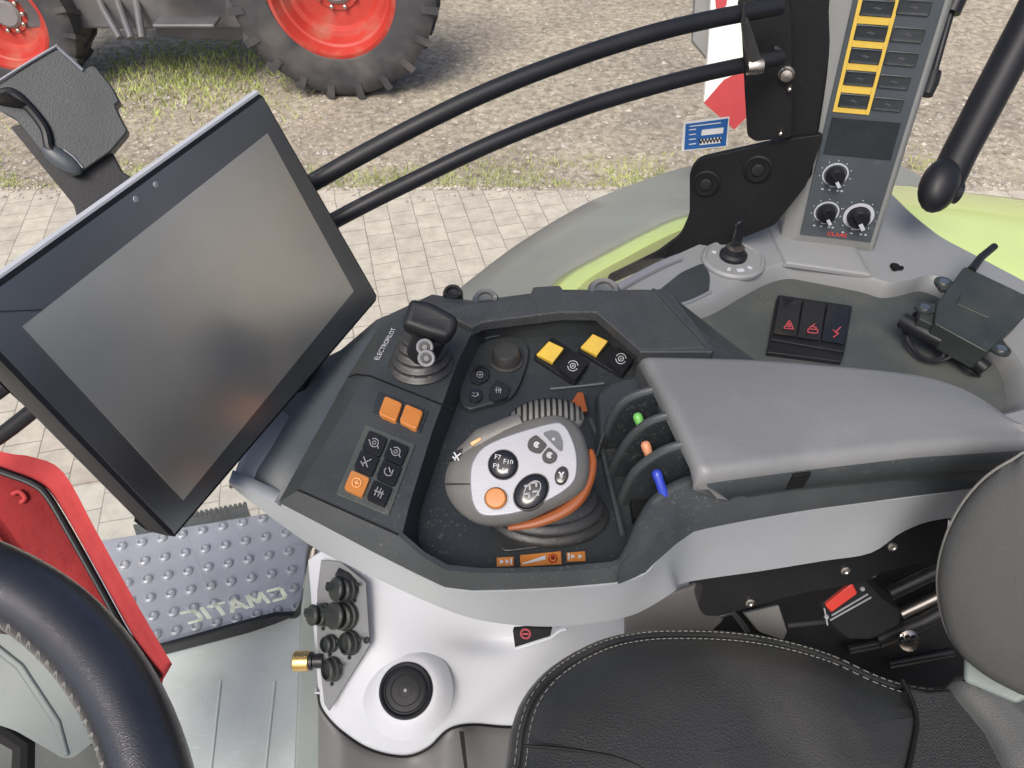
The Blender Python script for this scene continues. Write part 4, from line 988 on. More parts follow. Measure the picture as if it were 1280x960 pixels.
m = MB(); m.tube([BP2(u, v) + n * .001 for u, v in [(80, 187), (92, 196), (104, 210)]], .0008, 6); obj('edge_line', m, 'silver', hb); m = MB(); m.tube([BP2(u, v) + n * .001 for u, v in spline([(-4, 104), (34, 80), (68, 60), (74, 61), (104, 88)], 2)], .0012, 6)
obj('edge_line', m, 'silver', hb)

# ------------------------------------------------------------------ guard rails
RP = GP.off(-.05) if GP.off(-.05).p.dot(GP.n) < GP.p.dot(GP.n) else GP.off(.05)
RP = Plane(GP.p - GP.n * .06, GP.n)
for k, (pts, r, lb) in enumerate((([(-60, 528), (0, 486), (100, 410), (300, 283), (400, 223), (500, 168), (600, 119), (700, 79), (800, 46), (880, 26), (975, 8)], .0086, 'upper of the two curved black guard rails across the window'),
                              ([(-60, 580), (0, 545), (100, 470), (300, 342), (425, 272), (520, 224), (620, 177), (720, 138), (800, 113), (880, 92), (976, 72)], .0082, 'lower of the two curved black guard rails across the window'))):
    o = obj('guard_rail', MB().tube([RP(u, v) for u, v in spline(pts, 6)], r, 16), 'gloss_black' if False else 'black', ang=80)
    tag(o, lb, 'rail', 'curved guard rails across the window')

# ------------------------------------------------------------------ door pillar frame (black)
pf = thing('window_pillar', PT(960, 250, .93), 'black steel window pillar with bolted brackets holding the guard rails', 'pillar')
FPk = Plane(PT(960, 100, .855), (-.3, -1, .1))
m = MB(); m.slab(FPk.off(-.02) if FPk.off(-.02).p.length > FPk.p.length else FPk.off(.02), [(976, -80), (1080, -80), (1040, 60), (1015, 220), (985, 262), (960, 250), (980, 180), (975, 80)], .03)
obj('post', m, 'matt_black', pf, bevel=.004)
m = MB(); m.slab(FPk, roundpoly([(922, -60), (976, -60), (990, 20), (990, 172), (944, 177), (934, 170), (931, 120), (928, 60)], 5, 3), .008)
obj('rail_bracket', m, 'matt_black', pf, bevel=.0015)
m = MB(); m.slab(FPk.off(-.01) if FPk.off(-.01).p.length > FPk.p.length else FPk.off(.01), roundpoly([(862, 214), (872, 200), (892, 195), (985, 174), (1030, 168), (1008, 232), (968, 282), (900, 308), (868, 320), (822, 330), (760, 356), (758, 348), (820, 318), (850, 296), (862, 268)], 8, 3), .012)
obj('lower_bracket', m, 'matt_black', pf, bevel=.002)
n = FPk.face()
for (u, v, r) in ((882, 233, .018), (947, 215, .018)):
    m = MB(); c = FPk.off(-.0)(u, v) - n * .010; m.lathe(c, n, [(r, 0), (r, .002), (r * .85, .003), (r * .8, .0012), (r * .45, .001), (r * .42, .004), (r * .2, .005)], 30, mis=[0, 0, 0, 0, 0, 1]); obj('bolt', m, ['matt_black', 'darkmetal'], pf)
for (u, v, r) in ((983, 92, .009), (987, 109, .003), (976, 164, .003)):
    m = MB(); m.lathe(FPk(u, v), n, [(r, 0), (r, .004), (r * .8, .006), (r * .7, .010), (r * .2, .011)], 12); obj('bolt', m, 'metal', pf)
m = MB(); m.tube([RP(922, 20) - RP.n * .012, RP(934, 74) - RP.n * .012], [.004, .009], 10); m.tube([RP(921, -40) - RP.n * .012, RP(921, 20) - RP.n * .012], .0022, 8)
m.lathe(RP(933, 76) - RP.n * .016, (1, 0, .1), [(.008, -.008), (.009, 0), (.008, .008)], 14, mi=1)
obj('cable_clip', m, ['rubber', 'metal'], pf)
m = MB(); m.tube([FPk(u, v) + n * .003 for u, v in [(968, 58), (975, 62), (972, 70), (978, 74)]], .004, 8); m.lathe(FPk(934, 2) + n * .002, n, [(.010, 0), (.010, .004), (.005, .005)], 16)
obj('fastener', m, 'darkmetal', pf)

# ------------------------------------------------------------------ side shelf
ZH = -.582
sh = thing('side_shelf', PZ(1040, 380, ZH), 'grey moulded side shelf with a sunken tray under the pillar console', 'side shelf')
outer = [(720, 400), (770, 366), (798, 346), (846, 318), (905, 292), (948, 276), (975, 262), (992, 230), (1100, 228), (1112, 240), (1140, 268), (1175, 296), (1240, 330), (1300, 362), (1400, 420), (1400, 600), (1000, 560), (880, 520), (790, 460)]
hole = [(842, 388), (880, 376), (925, 350), (955, 334), (984, 326), (1050, 338), (1090, 346), (1112, 354), (1138, 350), (1164, 342), (1196, 354), (1240, 404), (1280, 456), (1290, 510), (1210, 530), (1120, 520), (960, 505), (860, 450)]
outer = roundpoly(outer, 12, 3); hole = roundpoly(hole, 14, 4)
o3_ = [PZ(u, v, ZH) for u, v in outer]; h3 = [PZ(u, v, ZH) for u, v in hole]; f3 = [p + Vector((0, 0, -.022)) for p in shrink(h3, .93)]
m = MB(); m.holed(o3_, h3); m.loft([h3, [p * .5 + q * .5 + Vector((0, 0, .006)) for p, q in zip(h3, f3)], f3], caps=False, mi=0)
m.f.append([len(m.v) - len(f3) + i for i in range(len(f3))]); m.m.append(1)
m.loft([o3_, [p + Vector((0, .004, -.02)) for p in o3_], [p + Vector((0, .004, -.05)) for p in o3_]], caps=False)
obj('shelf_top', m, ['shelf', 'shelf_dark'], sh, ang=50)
# flat dark patch painting the shade of the deep cup left of the ignition
m = MB(); cpx = roundpoly([(812, 372), (852, 340), (880, 328), (888, 345), (886, 366), (852, 380), (842, 384), (830, 396)], 6, 3)
m.slab(hplane(ZH + .0015), cpx, .003); obj('pocket_shade', m, 'console', sh)
m = MB(); m.tube([PZ(u, v, ZH + .003) for u, v in spline([(770, 362), (798, 346), (830, 330), (850, 322)], 4)], .006, 10); m.tube([PZ(u, v, ZH + .001) for u, v in spline([(842, 384), (866, 376), (888, 365)], 4)], .0025, 8)
obj('pocket_rim', m, 'silver', sh)
# ignition dial
ig = thing('ignition_switch', PZ(916, 325, ZH), 'round grey ignition switch with a black key in it on the side shelf', 'ignition switch')
c0 = PZ(916, 327, ZH)
m = MB(); m.lathe(c0, (0, 0, 1), [(.042, 0), (.042, .004), (.039, .007), (.0365, .007), (.035, .005), (.005, .005)], 48)
for a in (-2.0, -1.45, -.9, 2.6):
    d = Vector((math.cos(a), math.sin(a), 0)); m.box(c0 + d * .027 + Vector((0, 0, .0055)), d * .006, d.cross(Vector((0, 0, 1))) * (.009 if a == -1.45 else .004), (0, 0, .001), 1)
dd = obj('dial_plate', m, ['shelf', 'icon'], ig, ang=40)
m = MB(); m.lathe(c0 + Vector((0, .004, .005)), (0, 0, 1), [(.018, 0), (.018, .005), (.014, .008), (.012, .016), (.008, .017)], 32, mis=[0, 0, 0, 1]); obj('lock_cylinder', m, ['black', 'metal'], ig)
m = MB(); kb = c0 + Vector((0, .004, .02)); m.box(kb + Vector((0, 0, .016)), (.013, .005, 0), (-.002, .005, 0), (0, 0, .034)); m.lathe(kb + Vector((0, 0, .034)), (.4, -1, 0), [(.008, -.0025), (.008, .0025)], 20)
obj('key', m, 'gloss_black', ig, bevel=.001)
# rocker bank
rbk = thing('rocker_switch_bank', PZ(1015, 402, ZH - .02), 'row of three black rocker switches with red symbols set in the side shelf', 'switch bank')
ZR = ZH - .012; m = MB(); m.slab(hplane(ZR), roundpoly([(972, 368), (1066, 382), (1056, 440), (962, 424)], 3, 2), .012); m.slab(hplane(ZR - .004), [(962, 424), (1056, 440), (1052, 452), (958, 440)], .01)
obj('frame', m, 'black', rbk, bevel=.001)
for k, ic in enumerate(('tri', 'tap', 'bolt')):
    m = MB(); x = 974 + k * 30; y = 371 + k * 4.5; q = [(x + 1, y), (x + 28, y + 4), (x + 21, y + 50), (x - 7, y + 46)]
    P_ = hplane(ZR + .005); m.prism([PZ(q[0][0], q[0][1], ZR + .009), PZ(q[1][0], q[1][1], ZR + .009), PZ(q[2][0], q[2][1], ZR + .003), PZ(q[3][0], q[3][1], ZR + .003)], [PZ(u, v, ZR - .002) for u, v in q])
    icon(m, hplane(ZR + .0055), x + 12, y + 36, 7.5, ic, .1, lift=.001, w_=.0013); obj('rocker_switch', m, ['gloss_black', 'icon_red'], rbk, bevel=.0014)
m = MB(); m.lathe(PZ(1118, 334, ZH), (0, 0, 1), [(.006, 0), (.006, .003), (.003, .004)], 12); m.box(PZ(1122, 335, ZH + .004), (.014, 0, 0), (0, .004, 0), (0, 0, .004)); m.box(PZ(1118, 334, ZH + .004), (.003, 0, 0), (0, .012, 0), (0, 0, .003))
tag(obj('clip', m, 'matt_black', sh), None)
m = MB(); m.tube([PZ(u, v, ZH - .004) for u, v in [(1150, 400), (1200, 440), (1240, 470)]], .012, 10)

# ------------------------------------------------------------------ receiver box with antenna
ZG = ZH + .035
gb = thing('receiver_box', PZ(1210, 390, ZH), 'dark flat electronic box with stub antenna and cables on the side shelf', 'receiver box')
GPn = Plane(PZ(1210, 390, ZG), (.05, -.15, 1))
m = MB(); m.slab(GPn, roundpoly([(1206, 332), (1290, 372), (1285, 392), (1234, 440), (1168, 404), (1172, 378)], 3, 2), .032); obj('box_body', m, 'gps', gb, bevel=.002)
m = MB(); m.slab(GPn.off(.001), [(1202, 366), (1244, 384), (1236, 398), (1196, 380)], .002, lift=.0005); m.slab(GPn, [(1160, 372), (1184, 382), (1174, 404), (1152, 394)], .02, lift=-.006); obj('raised_label', m, 'gps', gb, bevel=.0008)
m = MB(); m.tube([GPn(1214, 338), GPn(1226, 322), GPn(1243, 308)], [.0055, .0048, .0045], 12); obj('antenna', m, 'black', gb)
for (u, v) in ((1182, 348), (1158, 380), (1254, 432)):
    m = MB(); c = GPn(u, v) - Vector((0, 0, .008)); m.lathe(c, (0, 0, 1), [(.0105, 0), (.0105, .003), (.0060, .003), (.0055, .0045), (.002, .0045)], 20, mis=[0, 0, 1, 1]); m.box(c.lerp(GPn(1215, 390), .12) - Vector((0, 0, .0)), (.020, 0, 0), (0, .016, 0), (0, 0, .005)); obj('mounting_lug', m, ['gps', 'metal'], gb)
m = MB(); m.tube([PZ(u, v, z) for u, v, z in spline([(1150, 388, ZG - .02), (1134, 404, ZG - .03), (1136, 428, ZH - .008), (1154, 448, ZH - .012), (1176, 448, ZH - .008), (1180, 432, ZH + .004), (1172, 420, ZH + .01)], 5)], .0028, 8)
m.tube([PZ(u, v, z) for u, v, z in spline([(1140, 396, ZG - .02), (1130, 410, ZH), (1140, 436, ZH - .01), (1170, 452, ZH - .01), (1200, 438, ZH + .006), (1204, 428, ZH + .012)], 5)], .0022, 8)
m.tube([PZ(u, v, z) for u, v, z in spline([(1160, 430, ZH - .01), (1190, 446, ZH - .01), (1212, 464, ZH - .01), (1225, 470, ZH - .018)], 5)], .0016, 8)
obj('cable', m, 'black', gb)
m = MB(); m.tube([PZ(u, v, z) for u, v, z in [(1128, 400, ZH + .012), (1152, 414, ZH + .012), (1176, 426, ZH + .010)]], .010, 12); m.tube([PZ(1180, 420, ZH + .004), PZ(1232, 462, ZH - .006)], .0095, 12); obj('connector', m, 'black', gb)

# ------------------------------------------------------------------ pillar console
BLp = ray(1000, 292); BL = BLp * 1.0; r2 = ray(1088, 302); BRp = r2 * (BL.z / r2.z); r3 = ray(1066, 0); TLp = r3 * (.851 / r3.y)
PPl = plane3(BL, BRp, TLp); n = PPl.face()
pc_ = thing('pillar_console', PZ(1040, 320, ZH), 'tall grey pillar console with yellow framed switches and three rotary knobs', 'switch console')
ex = (BRp - BL).normalized(); ey = (TLp - BL).normalized()
W_ = (BRp - BL).length; Lh = .42
def pp_(x, y, l=0): return BL + ex * x + ey * y + n * l       # metres on the face
# map pixels to the face plane
def pq(u, v, l=0): return PPl(u, v) + n * l
m = MB()
def ringp(x0, x1, l, y0=-.018, y1=Lh + .10): return [pp_(x0, y0, l), pp_(x1, y0, l), pp_(x1, y1, l), pp_(x0, y1, l)]
m.loft([ringp(-.026, W_ + .012, -.06, -.05), ringp(-.023, W_ + .011, -.012, -.030), ringp(-.003, W_ + .004, .0, -.008)])
obj('housing', m, 'pillar_plastic', pc_, bevel=.003)
m = MB(); m.prism([pp_(0, 0, .002), pp_(W_, 0, .002), pp_(W_, Lh + .1, .002), pp_(0, Lh + .1, .002)], [pp_(0, 0, -.002), pp_(W_, 0, -.002), pp_(W_, Lh + .1, -.002), pp_(0, Lh + .1, -.002)]); obj('face_panel', m, 'slate', pc_, bevel=.0008)
m = MB(); q = [(1040, 145), (1126, 152), (1113, 199), (1029, 191)]; m.prism([pq(*p, l=.003) for p in q], [pq(*p, l=0) for p in q]); obj('blank_display', m, 'console_tray', pc_, bevel=.0004)
# foot where the console meets the shelf
fa, fb = PZ(984, 330, ZH), PZ(1086, 346, ZH)
def fring(g, z, b=0): return [fa + Vector((-g, -g * .3 + b, z)), fb + Vector((g, -g * .3 + b, z)), fb + Vector((g * 1.4, .10, z)), fa + Vector((-g * 1.4, .10, z))]
m = MB(); m.loft([fring(.006, -.004), fring(.003, .003), fring(-.003, .0055, .004)])
obj('foot', m, 'shelf', pc_, bevel=.002)
yc = [(1096, 9), (1088, 40), (1081, 69), (1074, 97), (1067, 125)]; gc = [(1142, 8), (1134, 42), (1126, 72), (1117, 101), (1109, 129)]
yh = 15
def psw(cx, cy, w_, h_, col, fr):
    pl0 = PPl; c = pq(cx, cy); s_ = c.length / 1.0
    m = MB(); hw, hh = w_ / 2, h_ / 2
    def R_(a, b, l): 
        pts = roundpoly([(-a, -b), (a, -b), (a, b), (-a, b)], .0016, 2); return [c + ex * x + ey * y + n * l for x, y in pts]
    m.loft([R_(hw, hh, .0015), R_(hw, hh, .0035), R_(hw - .0008, hh - .0008, .0042), R_(hw - .002, hh - .002, .0036), R_(hw - .004, hh - .004, .0036)])
    m.stroke([c + n * .004 - ex * .0035 + ey * .0005, c + n * .004 + ex * .0035], .0010, n, .0001, 1)
    m.stroke([c + n * .004 - ex * .001 + ey * .002, c + n * .004 + ex * .002 - ey * .002], .0008, n, .0001, 1)
    return m
yf = MB()
ys = []
for (cx, cy) in [(1103, -22)] + yc:
    c = pq(cx, cy); m = psw(cx, cy, .033, .0165, 0, 0); obj('switch', m, ['console_tray', 'icon_dim'], pc_, ang=40); ys.append(c)
# yellow frame: outer rectangle strips
eperp = (ey - ex * ey.dot(ex)).normalized()
def fy(c): return (c - BL).dot(eperp) / ey.dot(eperp)
def fx(c): return (c - BL - ey * fy(c)).dot(ex)
xm = sum(fx(c) for c in ys) / len(ys); x0, x1 = xm - .0205, xm + .0205
yb = fy(ys[-1]) - .0150; yt = fy(ys[0]) + .02
def bar(xa, xb, ya, yb_, l=.0030): yf.prism([pp_(xa, ya, l), pp_(xb, ya, l), pp_(xb, yb_, l), pp_(xa, yb_, l)], [pp_(xa, ya, 0), pp_(xb, ya, 0), pp_(xb, yb_, 0), pp_(xa, yb_, 0)])
bar(x0, x0 + .0042, yb, yt); bar(x1 - .0042, x1, yb, yt)
cyv = [fy(c) for c in ys]
for a, b in zip(cyv[:-1], cyv[1:]): bar(x0 + .0043, x1 - .0043, b + .0088, a - .0088, .0029)
bar(x0 + .0043, x1 - .0043, yb, cyv[-1] - .0088, .0029)
obj('yellow_frame', yf, 'yellow_frame', pc_, bevel=.0003)
for (cx, cy) in [(1149, -24)] + gc:
    obj('switch', psw(cx, cy, .0335, .0155, 0, 0), ['console', 'icon_dim'], pc_, ang=40)
# knobs
for (cx, cy, r, thick) in ((1044, 217, .0155, .0018), (1033, 264, .0155, .0018), (1073, 269, .0188, .0042)):
    c = pq(cx, cy, .002); m = MB()
    m.lathe(c, n, [(r, 0), (r, .0008), (r - thick, .0008), (r - thick, 0)], 40, mi=1, caps=False)
    m.lathe(c, n, [(r * .72, 0), (r * .70, .010), (r * .62, .012), (.001, .012)], 32, mi=0)
    # grip bar
    d = (ex * .55 + ey * -.8).normalized(); s_ = n.cross(d)
    m.box(c + n * .014, d * r * 1.25, s_ * r * .34, n * .006, 0); 
    m.box(c + n * .0174 + d * r * .36, d * r * .55, s_ * r * .26, n * .0010, 1)
    d = (ey * -1 + ex * .1).normalized(); m.box(c + n * .0012 + d * r * 1.0, d * .003, n.cross(d) * r * .7, n * .001, 1)
    for k in range(9):
        a = math.pi * (-.25 + 1.5 * k / 8); dd = ex * math.cos(a) + ey * math.sin(a); m.lathe(c + dd * r * 1.22, n, [(.0007, 0), (.0007, .0008)], 6, mi=1)
    for q in (-.9, -.2, .6, 1.0): m.box(c - ey * r * 1.42 + ex * r * q * .8, ex * .003, ey * .0018, n * .0012, 1)
    obj('rotary_knob', m, ['black', 'icon'], pc_, ang=40)
m = MB(); text_mesh(m, 'CLAAS', pq(1046, 292, .0024), ex, ey, .0085, 0, .0003, .02); obj('console_lettering', m, 'print_red', pc_, smooth=False)
m = MB(); m.lathe(pp_(-.0135, .05, -.02), -ex, [(.004, 0), (.004, .003)], 10); obj('screw', m, 'matt_black', pc_)

# ------------------------------------------------------------------ grab handle and strut on the right
gh = thing('grab_handle', PT(1172, 236, .97), 'thick black grab handle slanting up at the right window', 'grab handle')
m = MB(); m.tube([PT(u, v, t) for u, v, t in ((1180, 232, .97), (1200, 190, .955), (1245, 105, .92), (1290, 20, .89), (1340, -80, .85))], [.022, .0215, .0215, .0215, .0215], 20); obj('handle_bar', m, 'black', gh, ang=80)
m = MB(); c = PT(1174, 232, .95); m.ell(c, (Vector((.026, 0, 0)), Vector((.006, .02, .028)), Vector((-.006, -.022, .010)))); m.lathe(PT(1192, 240, .955), (1, -.2, -.2), [(.014, -.01), (.014, .006), (.010, .008), (.009, .004)], 20); obj('end_cap', m, 'black', gh)
gs = thing('gas_strut', PT(1160, 116, 1.0), 'thin black gas strut beside the pillar console', 'gas strut')
m = MB(); m.tube([PT(1197, -4, .98), PT(1188, 16, .985)], .0125, 14); m.tube([PT(1206, -60, .97), PT(1197, -4, .98)], .012, 14); obj('cylinder', m, 'black', gs)
m = MB(); m.tube([PT(1189, 14, .985), PT(1167, 92, 1.0)], .0048, 12); obj('rod', m, 'black', gs)
m = MB(); m.tube([PT(1167, 90, 1.0), PT(1163, 104, 1.0), PT(1158, 119, 1.0)], [.010, .0105, .008], 14); obj('end_fitting', m, 'black', gs)

# ------------------------------------------------------------------ seat
st_ = thing('driver_seat', PZ(950, 1000, -.9), 'black leather driver seat with white stitching and grey backrest bolster', 'seat')
cush = [(622, 1010), (634, 955), (640, 912), (656, 868), (690, 830), (745, 799), (800, 786), (860, 784), (920, 787), (980, 797), (1040, 815), (1090, 838), (1125, 850), (1165, 856), (1205, 852), (1260, 850), (1420, 880), (1500, 1100), (1300, 1400), (900, 1500), (640, 1300)]
ZC = -.72; c3 = [PZ(u, v, ZC - .02) for u, v in spline(cush, 4, True)]
n = Vector((0, 0, 1)); rings = []
rings.append([p + Vector((0, 0, -.10)) for p in inset(c3, n, .02)]); rings.append([p + Vector((0, 0, -.05)) for p in inset(c3, n, .0)]); rings.append([p + Vector((0, 0, -.012)) for p in inset(c3, n, -.002)]); rings.append([p + Vector((0, 0, -.002)) for p in inset(c3, n, .0015)])
for d, z in ((.006, .004), (.011, .0055), (.0125, .003), (.016, .0085), (.03, .015)): rings.append([p + Vector((0, 0, z)) for p in inset(c3, n, d)])
ci = inset(c3, n, .03)
for f_, z in ((.92, .019), (.82, .022), (.5, .023), (.05, .023)): rings.append([p + Vector((0, 0, z)) for p in shrink(ci, f_)])
m = MB(); m.loft(rings); obj('cushion', m, 'leather', st_, ang=70)
m = MB(); per = len(c3)
for d, z in ((.007, .0052), (.0175, .0100)):
    q = inset(c3, n, d); pts = [p + Vector((0, 0, z)) for p in q]
    for i in range(0, 66):
        a, b = pts[i], pts[i + 1]; L = (b - a).length; k = max(1, int(L / .0052))
        for j in range(k):
            s_ = a.lerp(b, j / k); e_ = a.lerp(b, (j + .62) / k); m.tube([s_, e_], .00042, 5)
o = obj('stitching', m, 'thread', st_); o['kind'] = 'stuff'
# centre insert and seams
m = MB(); ZI = ZC + .004
ins = [(1131, 857), (1142, 880), (1146, 905), (1140, 940), (1130, 1000), (1300, 1050), (1420, 1000), (1300, 930), (1218, 868), (1192, 860), (1160, 863)]
m.slab(hplane(ZI + .001), ins, .02); obj('perforated_insert', m, 'seat_fabric', st_, bevel=.004)
m = MB(); m.tube([PZ(u, v, ZI + .002) for u, v in spline([(1128, 850), (1142, 880), (1146, 905), (1140, 940), (1126, 1000)], 4)], .0022, 8)
obj('seat_seam', m, 'matt_black', st_); m = MB()
m.tube([PZ(u, v, ZI + .002) for u, v in spline([(1192, 853), (1220, 880), (1250, 920), (1280, 968)], 4)], .0022, 8)
obj('seat_seam', m, 'matt_black', st_); m = MB()
m.tube([PZ(u, v, ZC + .0015) for u, v in spline([(655, 932), (720, 938), (780, 950), (830, 975)], 4)], .0016, 8)
obj('seat_seam', m, 'matt_black', st_)
# side bolster behind the insert
m = MB(); b_ = [(1194, 850), (1225, 838), (1262, 846), (1300, 860), (1420, 900), (1420, 1060), (1290, 990), (1240, 910)]
b3 = [PZ(u, v, ZC + .02) for u, v in spline(b_, 3, True)]
m.loft([[p + Vector((0, 0, -.05)) for p in b3], [p + Vector((0, 0, -.008)) for p in b3], [p + Vector((0, 0, .0)) for p in inset(b3, n, .006)], [p + Vector((0, 0, .006)) for p in inset(b3, n, .02)]]); obj('side_bolster', m, 'leather_grey', st_, ang=70)
# backrest wing
wing = [(1300, 566), (1262, 580), (1226, 604), (1196, 640), (1176, 684), (1168, 730), (1174, 776), (1190, 812), (1216, 838), (1250, 860), (1296, 880), (1360, 892), (1440, 860), (1500, 700), (1440, 560)]
ws = spline(wing, 4, True)
WPn = plane3(PT(1200, 620, .50), PT(1200, 830, .60), PT(1400, 700, .47)); n = WPn.face()
w3 = [WPn(u, v) for u, v in ws]
av = WPn(1260, 720).normalized()
rings = [[p + av * .09 for p in inset(w3, n, .03)], [p + av * .05 for p in inset(w3, n, .010)], [p + av * .02 for p in inset(w3, n, .001)], [p - n * .006 for p in inset(w3, n, .002)], [p for p in shrink(w3, .95)], [p + n * .004 for p in shrink(w3, .89)], [p + n * .008 for p in shrink(w3, .76)], [p + n * .009 for p in shrink(w3, .4)], [p + n * .009 for p in shrink(w3, .05)]]
m = MB(); m.loft(rings); obj('backrest', m, 'leather_grey', st_, ang=70)
m = MB(); m.tube([p - n * .005 for p in inset(w3, n, .0012)], .0009, 6, closed=True); obj('backrest_piping', m, 'thread', st_)
m = MB()
m.slab(camplane(1245, 845, .64), [(1205, 818), (1216, 824), (1290, 870), (1270, 880), (1204, 852)], .02); obj('lower_trim', m, 'column', st_, bevel=.004)

# ------------------------------------------------------------------ seat frame under the console
sf = thing('seat_frame', PT(1060, 780, .9), 'black steel seat suspension frame between console and cushion', 'seat frame')
m = MB(); m.slab(camplane(1050, 760, .98, (0, -.6, .8)), [(860, 640), (1400, 500), (1500, 950), (880, 960)], .02); obj('void_backdrop', m, 'matt_black', sf)  # black sheet stands in for the shade of the void behind the frame
AP = Plane(PZ(960, 735, -.66), (0, -1, .35))
m = MB(); m.slab(AP, roundpoly([(850, 726), (1000, 704), (1100, 684), (1150, 655), (1186, 646), (1180, 700), (1140, 706), (1100, 716), (1080, 728), (1000, 742), (900, 770), (880, 770), (872, 758), (880, 730)], 6, 3), .02); obj('support_bracket', m, 'matt_black', sf, bevel=.002)
n = AP.face()
for (u, v) in ((937, 752), (1056, 712), (1115, 682)):
    m = MB(); m.lathe(AP(u, v), n, [(.0048, 0), (.0048, .0025), (.003, .003), (.002, .002)], 14); obj('bolt', m, 'metal', sf)
for (p, r, mt) in (([(1110, 742), (1160, 718), (1230, 690)], .010, 'darkmetal'), ([(1125, 768), (1175, 744), (1240, 712)], .007, 'metal'), ([(1095, 800), (1150, 778), (1240, 730)], .012, 'darkmetal'), ([(1060, 812), (1120, 800)], .006, 'darkmetal'), ([(1110, 830), (1190, 815)], .006, 'darkmetal')):
    m = MB(); m.tube([PT(u, v, .93) for u, v in p], r, 12); obj('frame_tube', m, mt, sf)
m = MB(); LP = camplane(1165, 655, .80, (0, -.5, .8)); m.slab(LP, [(1124, 662), (1136, 655), (1184, 648), (1200, 660), (1176, 670), (1128, 672)], .01); m.tube([LP(1124, 674), LP(1168, 670)], .002, 6); m.tube([LP(1136, 700), LP(1168, 670)], .002, 6)
obj('steel_lever', m, 'metal', sf, bevel=.001)
m = MB(); m.slab(camplane(955, 790, .88, (0, -.6, .8)), [(930, 766), (974, 756), (985, 790), (980, 800), (950, 790)], .01); obj('link_plate', m, 'panel_grey', sf, bevel=.002); m = MB(); m.slab(camplane(1080, 712, .86, (.2, -.6, .8)), [(1066, 720), (1086, 706), (1098, 706), (1096, 722), (1084, 724)], .008); obj('link_plate', m, 'panel_grey', sf, bevel=.002)
m = MB(); m.lathe(PT(1135, 800, .90), (0, -.7, .7), [(.012, 0), (.013, .003), (.009, .005), (.003, .005)], 14)
for k in range(6): m.box(PT(1135, 800, .89) + Vector((math.cos(k) * .008, 0, math.sin(k) * .008)), (.004, 0, 0), (0, .004, 0), (0, 0, .004), 1)
obj('fastener', m, ['metal', 'black'], sf)
m = MB(); m.tube([PT(u, v, .86) for u, v in spline([(900, 770), (915, 766), (925, 776), (935, 790)], 4)], .003, 8); m.tube([PT(u, v, .88) for u, v in [(984, 782), (1040, 776)]], .003, 8); obj('cable', m, 'rubber', sf)
m = MB(); m.slab(camplane(900, 760, .93, (-.2, -.8, .6)), [(780, 760), (900, 720), (905, 776), (880, 800), (780, 810)], .01); obj('side_cover', m, 'panel_grey', sf, bevel=.004)

# belt buckle
bk = thing('belt_buckle', PT(1075, 760, .78), 'black seat belt buckle with red release button beside the seat', 'belt buckle')
KP2 = camplane(1070, 765, .76, (-.12, -.85, .45)); n = KP2.face()
m = MB(); m.slab(KP2, roundpoly([(1025, 756), (1068, 723), (1082, 724), (1094, 736), (1104, 748), (1128, 764), (1126, 782), (1090, 800), (1060, 800), (1044, 788), (1030, 774)], 5, 3), .03); obj('buckle_body', m, 'matt_black', bk, bevel=.003)
m = MB(); m.slab(KP2, roundpoly([(1030, 754), (1064, 727), (1071, 740), (1038, 764)], 2, 2), .006, lift=.003); obj('release_button', m, 'red_key', bk, bevel=.0015)
m = MB()
for a, b in (((1040, 768), (1084, 742)), ((1038, 774), (1088, 746)), ((1034, 780), (1030, 760))): m.stroke([KP2(*a) + n * .001, KP2(*b) + n * .001], .0014, n, .0006, 0)
for (u, v) in ((1078, 736), (1033, 771)): m.lathe(KP2(u, v), n, [(.0025, 0), (.002, .0015)], 10)
obj('slot_edge', m, 'icon_grey', bk)

# ------------------------------------------------------------------ steering wheel
WC = Vector((-.35116, .01704, -.38005)); WN = Vector((.118, -.181, .976)).normalized(); WR, Wr = .2048, .0185
wa = (Vector((1, 0, 0)) - WN * WN.x).normalized(); wb_ = WN.cross(wa)
sw = thing('steering_wheel', WC - WN * .08, 'black leather steering wheel with cross stitching at the lower left', 'steering wheel')
def wp(a, r=WR, h=0): return WC + (wa * math.cos(a) + wb_ * math.sin(a)) * r + WN * h
m = MB(); m.tube([wp(k * math.tau / 120) for k in range(120)], Wr, 28, closed=True); obj('wheel_rim', m, 'wheel_leather', sw, ang=80)
m = MB()
for k in range(320):
    a = k * math.tau / 320; d = -1 if k % 2 else 1
    m.tube([wp(a, WR - Wr * .97, .002), wp(a + .012 * 1, WR - Wr * .93, .0055), wp(a + .018, WR - Wr * .80, .0115)] if d > 0 else [wp(a + .018, WR - Wr * .99, .0), wp(a + .008, WR - Wr * .93, .006), wp(a, WR - Wr * .80, .0115)], .0006, 5)
o = obj('stitching', m, 'thread', sw); o['kind'] = 'stuff'
m = MB(); m.lathe(WC - WN * .05, WN, [(.07, -.02), (.075, .02), (.06, .035), (.01, .04)], 40); obj('hub', m, 'black', sw)
m = MB()
for a in (2.6, 4.2, 5.6 + .9):
    pass
for a in (2.2, 3.6): m.tube([wp(a, .05, -.04), wp(a, .12, -.03), wp(a, WR, 0)], [.016, .012, .010], 12)
obj('spoke', m, 'black', sw)

